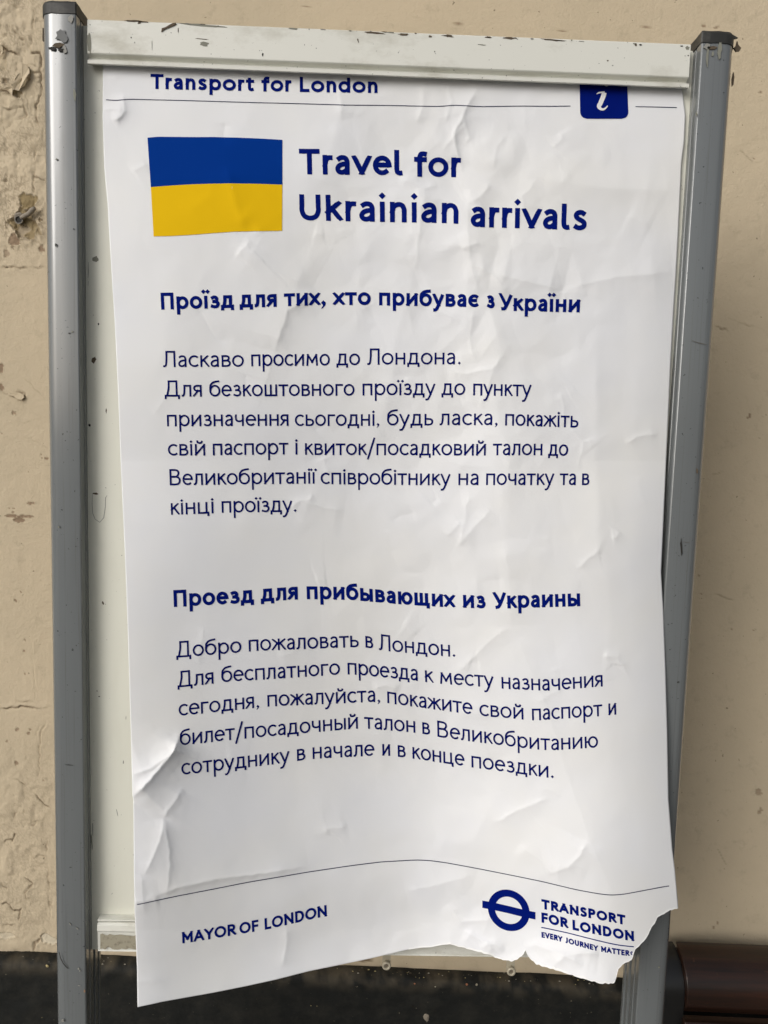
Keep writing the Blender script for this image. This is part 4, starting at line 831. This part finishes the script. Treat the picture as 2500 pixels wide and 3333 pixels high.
def write(ink, words, cap, xh, sw):
    """words: [(text, x0, y0, x1, y1[, mid points])] ink extents on the photograph, baseline"""
    bx, byy = [], []
    for wd in words:
        bx += [wd[1]]; byy += [wd[2]]
        if len(wd) > 5: bx += [p[0] for p in wd[5]]; byy += [p[1] for p in wd[5]]
        bx += [wd[3]]; byy += [wd[4]]
    bx = np.array(bx, float); byy = np.array(byy, float); o = np.argsort(bx); bx, byy = bx[o], byy[o]
    def base(x):
        if len(bx) == 2: 
            return byy[0] + (x - bx[0]) * (byy[1] - byy[0]) / (bx[1] - bx[0])
        r = 0
        for d_, w_ in ((-24, .2), (-12, .2), (0, .2), (12, .2), (24, .2)): r = r + w_ * np.interp(x + d_, bx, byy)
        return r
    for wd in words:
        text, x0, y0, x1, y1 = wd[:5]
        gl, wid = layout(text, cap, xh, sw)
        inkw = wid if wid > 1 else 1.0
        sxx = ((x1 - x0) - sw) / inkw if wid > 1 else 1.0
        for strokes, gx, up in gl:
            hh = cap if up else xh
            def mp(p):
                u = hh - sw
                X_ = (gx + p[0] * u) * sxx + sw / 2
                if up or p[1] <= 1.0: Y_ = (sw / 2 + p[1] * u) if p[1] >= 0 else sw / 2 + p[1] * u
                else: Y_ = xh - sw / 2 + (p[1] - 1) * (cap - xh)
                return (X_, Y_)
            def place(q, clamp):
                out = []
                for a_, b_ in q:
                    if clamp: b_ = min(max(b_, clamp[0]), clamp[1])
                    xx = x0 + a_
                    sh = shear_at(xx, y0)
                    out.append((xx - sh * b_, float(base(xx)) - b_))
                return out
            for s_ in strokes:
                if s_[0] == 'dot':
                    cx_, cy_ = mp((s_[1], s_[2]))
                    cy_ = sw * 0.72 if s_[2] < 0.5 else xh + sw * 1.22
                    r_ = sw * (0.82 if sw < 8 else 0.72)
                    ink.fan(place([(cx_ + r_, cy_), (cx_, cy_ + r_), (cx_ - r_, cy_), (cx_, cy_ - r_)], None))
                elif s_[0] == 'tail':
                    cx_, _ = mp((s_[1], 0)); r_ = sw * 0.8
                    ink.fan(place([(cx_ + r_, sw * 0.75), (cx_, sw * 1.5), (cx_ - r_ * .9, sw * 0.75), (cx_ - r_ * 0.1, 0), (cx_ - r_ * .9, -sw * 1.05), (cx_ - r_ * .3, -sw * 0.9), (cx_ + r_ * .7, -sw * .1)], None))
                else:
                    q = [mp(p) for p in s_]
                    ys = [p[1] for p in s_]; lo = min(ys); hi = max(ys)
                    straight = len(s_) <= 3
                    Lr, Rr = ribbon(q, sw / 2, sw / 2 * (1.25 if straight and abs(q[0][0] - q[-1][0]) > 1 and abs(q[0][1] - q[-1][1]) > 1 else 1.0) if (straight or True) else 0)
                    lo_c = 0.0 if lo >= -0.001 else mp((0, lo))[1] - sw / 2
                    hi_c = (cap if (up or hi > 1.001) else xh)
                    if hi > 2.05 or lo < -0.3 and hi > 2: hi_c = 1e9; lo_c = -1e9
                    if len(s_) > 20: lo_c, hi_c = lo_c - 0.6, hi_c + 0.6     # round letters overshoot a little
                    ink.strip(place(Lr, (lo_c, hi_c)), place(Rr, (lo_c, hi_c)))
LINES = [
 (m_inkb, 49, 37.5, 10.2, [('Transport', 490, 289, 828, 297), ('for', 851, 298, 951, 298), ('London', 976, 299, 1229, 303)]),
 (m_inkb, 83, 64, 15.8, [('Travel', 975, 567, 1313, 571), ('for', 1348, 575, 1504, 577)]),
 (m_inkb, 85, 66, 15.8, [('Ukrainian', 976, 717, 1492, 727), ('arrivals', 1531, 738, 1909, 750)]),
 (m_inkb, 55, 42, 10.8, [('Проїзд', 525, 1008, 762, 1002), ('для', 780, 1001, 901, 999), ('тих,', 925, 997, 1060, 993), ('хто', 1085, 993, 1207, 993), ('прибуває', 1234, 994, 1559, 1000), ('з', 1583, 1002, 1610, 1002), ('України', 1624, 1011, 1887, 1017)]),
 (m_ink, 53, 38.5, 6.1, [('Ласкаво', 531, 1195, 794, 1194), ('просимо', 818, 1192, 1074, 1190), ('до', 1095, 1189, 1172, 1189), ('Лондона.', 1195, 1187, 1500, 1186)]),
 (m_ink, 53, 38.5, 6.1, [('Для', 536, 1291, 657, 1291), ('безкоштовного', 682, 1291, 1154, 1288), ('проїзду', 1180, 1287, 1417, 1286), ('до', 1437, 1286, 1514, 1286), ('пункту', 1540, 1287, 1729, 1291)]),
 (m_ink, 53, 38, 6.1, [('призначення', 544, 1388, 939, 1386), ('сьогодні,', 960, 1387, 1235, 1386), ('будь', 1260, 1385, 1410, 1385), ('ласка,', 1430, 1384, 1620, 1384), ('покажіть', 1644, 1385, 1882, 1392)]),
 (m_ink, 53, 38, 6.1, [('свій', 547, 1483, 668, 1483), ('паспорт', 693, 1482, 939, 1479), ('і', 962, 1479, 969, 1479), ('квиток/посадковий', 993, 1481, 1581, 1483), ('талон', 1604, 1482, 1765, 1482), ('до', 1784, 1484, 1849, 1484)]),
 (m_ink, 53, 38, 6.1, [('Великобританії', 553, 1580, 1024, 1574), ('співробітнику', 1044, 1576, 1466, 1580), ('на', 1492, 1579, 1557, 1579), ('початку', 1582, 1579, 1803, 1579), ('та', 1821, 1579, 1874, 1579), ('в', 1894, 1579, 1918, 1579)]),
 (m_ink, 53, 38, 6.1, [('кінці', 557, 1676, 695, 1671), ('проїзду.', 722, 1669, 966, 1666)]),
 (m_inkb, 55, 42, 10.8, [('Проезд', 566, 1976, 827, 1962), ('для', 849, 1959, 970, 1951), ('прибывающих', 999, 1950, 1481, 1978, [(1147, 1953), (1315, 1968)]), ('из', 1508, 1978, 1581, 1981), ('Украины', 1606, 1982, 1889, 1973, [(1736, 1978)])]),
 (m_ink, 53, 38, 6.1, [('Добро', 574, 2141, 786, 2124), ('пожаловать', 810, 2120, 1168, 2106), ('в', 1190, 2107, 1215, 2110), ('Лондон.', 1233, 2117, 1483, 2139)]),
 (m_ink, 53, 38, 6.1, [('Для', 578, 2238, 695, 2226), ('бесплатного', 721, 2221, 1107, 2196), ('проезда', 1132, 2194, 1360, 2216), ('к', 1384, 2220, 1411, 2223), ('месту', 1433, 2226, 1607, 2238), ('назначения', 1633, 2242, 1962, 2234, [(1789, 2249)])]),
 (m_ink, 53, 38, 6.1, [('сегодня,', 582, 2331, 844, 2303), ('пожалуйста,', 871, 2300, 1238, 2284), ('покажите', 1261, 2289, 1538, 2326), ('свой', 1561, 2330, 1704, 2342), ('паспорт', 1732, 2346, 1961, 2331), ('и', 1981, 2328, 2006, 2325)]),
 (m_ink, 53, 38, 6.1, [('билет/посадочный', 586, 2427, 1165, 2371, [(767, 2407)]), ('талон', 1186, 2371, 1352, 2385), ('в', 1375, 2388, 1400, 2392), ('Великобританию', 1424, 2399, 1947, 2433, [(1708, 2436), (1790, 2443)])]),
 (m_ink, 53, 38, 6.1, [('сотруднику', 591, 2523, 943, 2482), ('в', 967, 2476, 994, 2474), ('начале', 1018, 2470, 1219, 2460), ('и', 1245, 2459, 1270, 2460), ('в', 1295, 2463, 1321, 2466), ('конце', 1343, 2469, 1512, 2494), ('поездки.', 1535, 2498, 1803, 2534)]),
 (m_inkb, 37, 27, 7.6, [('MAYOR', 594, 3072, 768, 3043), ('OF', 780, 3041, 842, 3030), ('LONDON', 862, 3027, 1064, 2981)]),
 (m_inkb, 32, 24, 8.4, [('TRANSPORT', 1763, 2958, 2036, 3011)]),
 (m_inkb, 33, 24, 8.4, [('FOR', 1763, 3001, 1849, 3022), ('LONDON', 1864, 3027, 2064, 3065)]),
 (m_inkb, 18.5, 14, 4.6, [('EVERY', 1763, 3050, 1831, 3066), ('JOURNEY', 1840, 3069, 1947, 3097), ('MATTER', 1957, 3098, 2049, 3113)]),
]
for mt, cap_, xh_, sw_, words in LINES:
    ink = Ink(); write(ink, words, cap_, xh_, sw_); ink.build('text_line', mt)
# torn first curve of the last letter S
ink = Ink(); Lr, Rr = ribbon([(2059, 3100), (2056, 3098), (2053, 3101), (2055, 3105), (2056, 3108)], 2, 0); ink.strip(Lr, Rr); ink.build('letter_fragment', m_inkb)

def rule(pts, wpx, name='rule', mat=m_rule):
    P = np.array(pts, float); xs_ = np.linspace(P[0, 0], P[-1, 0], max(8, int((P[-1, 0] - P[0, 0]) / 6)))
    ys_ = 0
    for d_ in (-16, -8, 0, 8, 16): ys_ = ys_ + 0.2 * np.interp(xs_ + d_, P[:, 0], P[:, 1])
    ink = Ink(); ink.strip(list(zip(xs_, ys_ - wpx / 2)), list(zip(xs_, ys_ + wpx / 2))); return ink.build(name, mat)
rule([(345, 324), (370, 327), (390, 326), (410, 323), (434, 323), (600, 327), (800, 333), (1000, 338), (1130, 342), (1260, 343), (1400, 346), (1440, 346), (1475, 342), (1520, 344), (1560, 347), (1700, 345), (1790, 346), (1857, 345)], 2.6)
rule([(2069, 347), (2130, 348), (2203, 350)], 2.6)
rule([(446, 2945), (570, 2918), (700, 2893), (800, 2873), (900, 2856), (1006, 2838), (1126, 2820), (1234, 2806), (1353, 2799), (1400, 2801), (1451, 2808), (1560, 2828), (1700, 2856), (1763, 2869), (1871, 2895), (1940, 2908), (1988, 2914), (2030, 2911), (2088, 2900), (2178, 2883)], 2.8)
rule([(1762, 3018), (1850, 3037), (1900, 3050), (1960, 3065), (2010, 3076), (2063, 3082)], 3.4, mat=m_inkb)
# flag: two bands
def quadfill(top, bot, name, mat, parent=None, up=0.0):
    T_ = np.array(top, float); B_ = np.array(bot, float); n = 46; m_ = 18; ink = Ink()
    tt_ = np.linspace(0, 1, n)
    tx = np.interp(tt_, np.linspace(0, 1, len(T_)), T_[:, 0]); ty = np.interp(tt_, np.linspace(0, 1, len(T_)), T_[:, 1])
    bx_ = np.interp(tt_, np.linspace(0, 1, len(B_)), B_[:, 0]); by_ = np.interp(tt_, np.linspace(0, 1, len(B_)), B_[:, 1])
    sv = np.linspace(0, 1, m_)[:, None]
    PXq = tx * (1 - sv) + bx_ * sv; PYq = ty * (1 - sv) + by_ * sv
    P = sheet(PXq, PYq, 0.00045 + up) - origin
    o = mesh(name, P.reshape(-1, 3), grid_faces(m_, n), mat, parent or poster, True, world=False)
    if o.data.polygons[0].normal.y > 0: o.data.flip_normals()
    return o
midl = [(491, 609), (555, 604), (620, 600), (684, 598), (749, 597), (834, 598), (919, 601)]
flag = quadfill([(480, 448), (515, 445), (620, 446), (700, 446), (780, 448), (850, 451), (919, 455)], midl, 'flag', m_fblue); flag['label'] = 'printed flag, blue upper band'
fy = quadfill(midl, [(500, 769), (560, 768), (640, 763), (700, 758), (760, 754), (840, 752), (918, 751)], 'yellow_band', m_fyel, flag)
# information box with an italic serif letter
ink = Ink()
for yy0, yy1 in zip(np.linspace(245, 386, 24)[:-1], np.linspace(245, 386, 24)[1:]):
    pass
rowsL, rowsR = [], []
for q in np.linspace(0, 1, 40):
    y = 245 + (386.5 - 245) * q; ins = 0.0
    if y > 364: ins = 22 - math.sqrt(max(0, 22 ** 2 - (y - 364.5) ** 2))
    rowsL.append((1886 + 3 * q + ins, y)); rowsR.append((2041 + 5 * q - ins, y))
info = Ink(); 
for q0 in range(8):
    a_, b_ = q0 / 8, (q0 + 1) / 8
    info.k = 0
    info.strip([(l[0] + (r[0] - l[0]) * a_, l[1]) for l, r in zip(rowsL, rowsR)], [(l[0] + (r[0] - l[0]) * b_, l[1]) for l, r in zip(rowsL, rowsR)], 0.0001)
info = info.build('information_sign', m_inkb, label='blue box with a white italic letter i')
Lt = Ink()
def bl(pts, ws):
    P = np.array(CR(pts, 8)); W_ = np.interp(np.linspace(0, 1, len(P)), np.linspace(0, 1, len(ws)), ws); T = np.gradient(P, axis=0); T /= np.hypot(T[:, 0], T[:, 1])[:, None]
    Nn = np.stack([-T[:, 1], T[:, 0]], -1); Lt.strip(P + Nn * W_[:, None] / 2, P - Nn * W_[:, None] / 2, 0.0005)
bl([(1967, 301), (1963, 315), (1957, 330), (1952, 342)], [15, 15, 15, 14])
bl([(1952, 338), (1950, 347), (1955, 354), (1963, 356), (1971, 352), (1978, 344)], [14, 14, 9, 7, 5, 2.5])
bl([(1942, 306), (1949, 302), (1958, 300.5), (1968, 299.5)], [2, 5, 5, 5])
Lt.fan([(1974 + 12 * math.cos(t), 269 + 12 * math.sin(t)) for t in np.linspace(0, 2 * math.pi, 20)[:-1]], 0.0005)
Lt.build('letter', m_wprint, info)
# roundel
rk = Ink(); C0 = (1656, 2963)
ring = [(C0[0] + 57 * math.cos(t), C0[1] + 0.10 * 57 * math.cos(t) + 57 * math.sin(t)) for t in np.linspace(0, 2 * math.pi, 61)]
ro = [(C0[0] + 68 * math.cos(t), C0[1] + 10 * math.cos(t) + 67 * math.sin(t)) for t in np.linspace(0, 2 * math.pi, 61)]
ri = [(C0[0] + 45 * math.cos(t), C0[1] + 7 * math.cos(t) + 44 * math.sin(t)) for t in np.linspace(0, 2 * math.pi, 61)]
rk.strip(ro, ri)
bx_ = np.linspace(1570, 1743, 36); bar_t = list(zip(bx_, np.interp(bx_, [1570, 1612, 1656, 1700, 1743], [2931, 2939, 2949, 2960, 2969]))); bar_b = [(x, y + 24) for x, y in bar_t]
rk.strip(bar_t, bar_b); rk.build('roundel', m_inkb)

# ------------------------------------------------------------------ bench beside the stand
x0b, z0b = at_wall(np.array([2200.]), np.array([3084.]), 0.045)
bench = empty('bench', (0, 0, 0)); bench.location = WM @ Vector((0.75, -0.1, 0)); bench.rotation_euler = (0, 0, WALL_YAW)
tag(bench, 'dark varnished wooden bench against the wall right of the stand', 'bench')
BI = Matrix.LocRotScale(bench.location, bench.rotation_euler, None).inverted()
def bp(px, py, off):
    x, z = at_wall(np.array([float(px)]), np.array([float(py)]), off); return float(x[0]), float(z[0])
_, zt_ = bp(2350, 3086, 0.045); _, zb_ = bp(2400, 3262, 0.098)
xe = bp(2236, 3255, 0.098)[0]; 
def bchild(name, v, f, mat, smooth=False, parent=None):
    v = [BI @ (WM @ Vector(p)) for p in v]
    return mesh(name, v, f, mat, parent or bench, smooth, world=False)
# curved top board: convex section from the wall side forward and down
sec = []
for k in range(15):
    t = k / 14; a_ = R(100 - 112 * t)
    sec.append((-(0.046 + 0.053 * math.cos(a_) * 1.0), zb_ + (zt_ - zb_ + 0.004) * math.sin(a_) if a_ > 0 else zb_ + (zt_ - zb_) * math.sin(a_)))
sec = [(-(0.047), zt_ - 0.001)] + sec
inner = [(y + 0.012, z - 0.018) for y, z in sec[::-1]]
v, f = extrude(sec + inner, xe, xe + 1.3, 'x')
top_slat = bchild('seat_slat', v, f, m_wood, False)
for p in top_slat.data.polygons: p.use_smooth = len(p.vertices) == 4
try: top_slat.data.set_sharp_from_angle(angle=R(40))
except Exception: pass
bevel(top_slat, 0.002, 2)
# next boards lower down
for k in range(4):
    yf = 0.104; zf = zb_ - 0.034 - 0.052 * k
    pr_ = [(-yf + 0.020, zf), (-yf + 0.004, zf), (-yf, zf - 0.006), (-yf, zf - 0.030), (-yf + 0.004, zf - 0.036), (-yf + 0.020, zf - 0.036)]
    v, f = extrude(pr_, xe - 0.002, xe + 1.3, 'x'); bevel(bchild('front_slat', v, f, m_wood), 0.002)
# end frame in black iron
sec2 = [(y + 0.008, z - 0.007) for y, z in sec]
v, f = extrude(sec2 + [(-0.095, 0.02), (-0.045, 0.02)], xe - 0.030, xe - 0.0005, 'x'); e_ = bchild('end_frame', v, f, m_iron, False)
for p in e_.data.polygons: p.use_smooth = len(p.vertices) == 4
try: e_.data.set_sharp_from_angle(angle=R(40))
except Exception: pass
v, f = extrude(sec2 + [(-0.095, 0.0), (-0.045, 0.0)], xe + 0.95, xe + 0.99, 'x'); bchild('end_frame', v, f, m_iron, False)
v, f = extrude([(-0.095, 0.0), (-0.045, 0.0), (-0.045, 0.022), (-0.095, 0.022)], xe - 0.045, xe + 0.015, 'x'); bchild('foot', v, f, m_iron, False)
for i, (a_, b_) in enumerate([(2248, 3128), (2330, 3127), (2315, 3108), (2372, 3252), (2318, 3258), (2408, 3254), (2440, 3256)]):
    pass
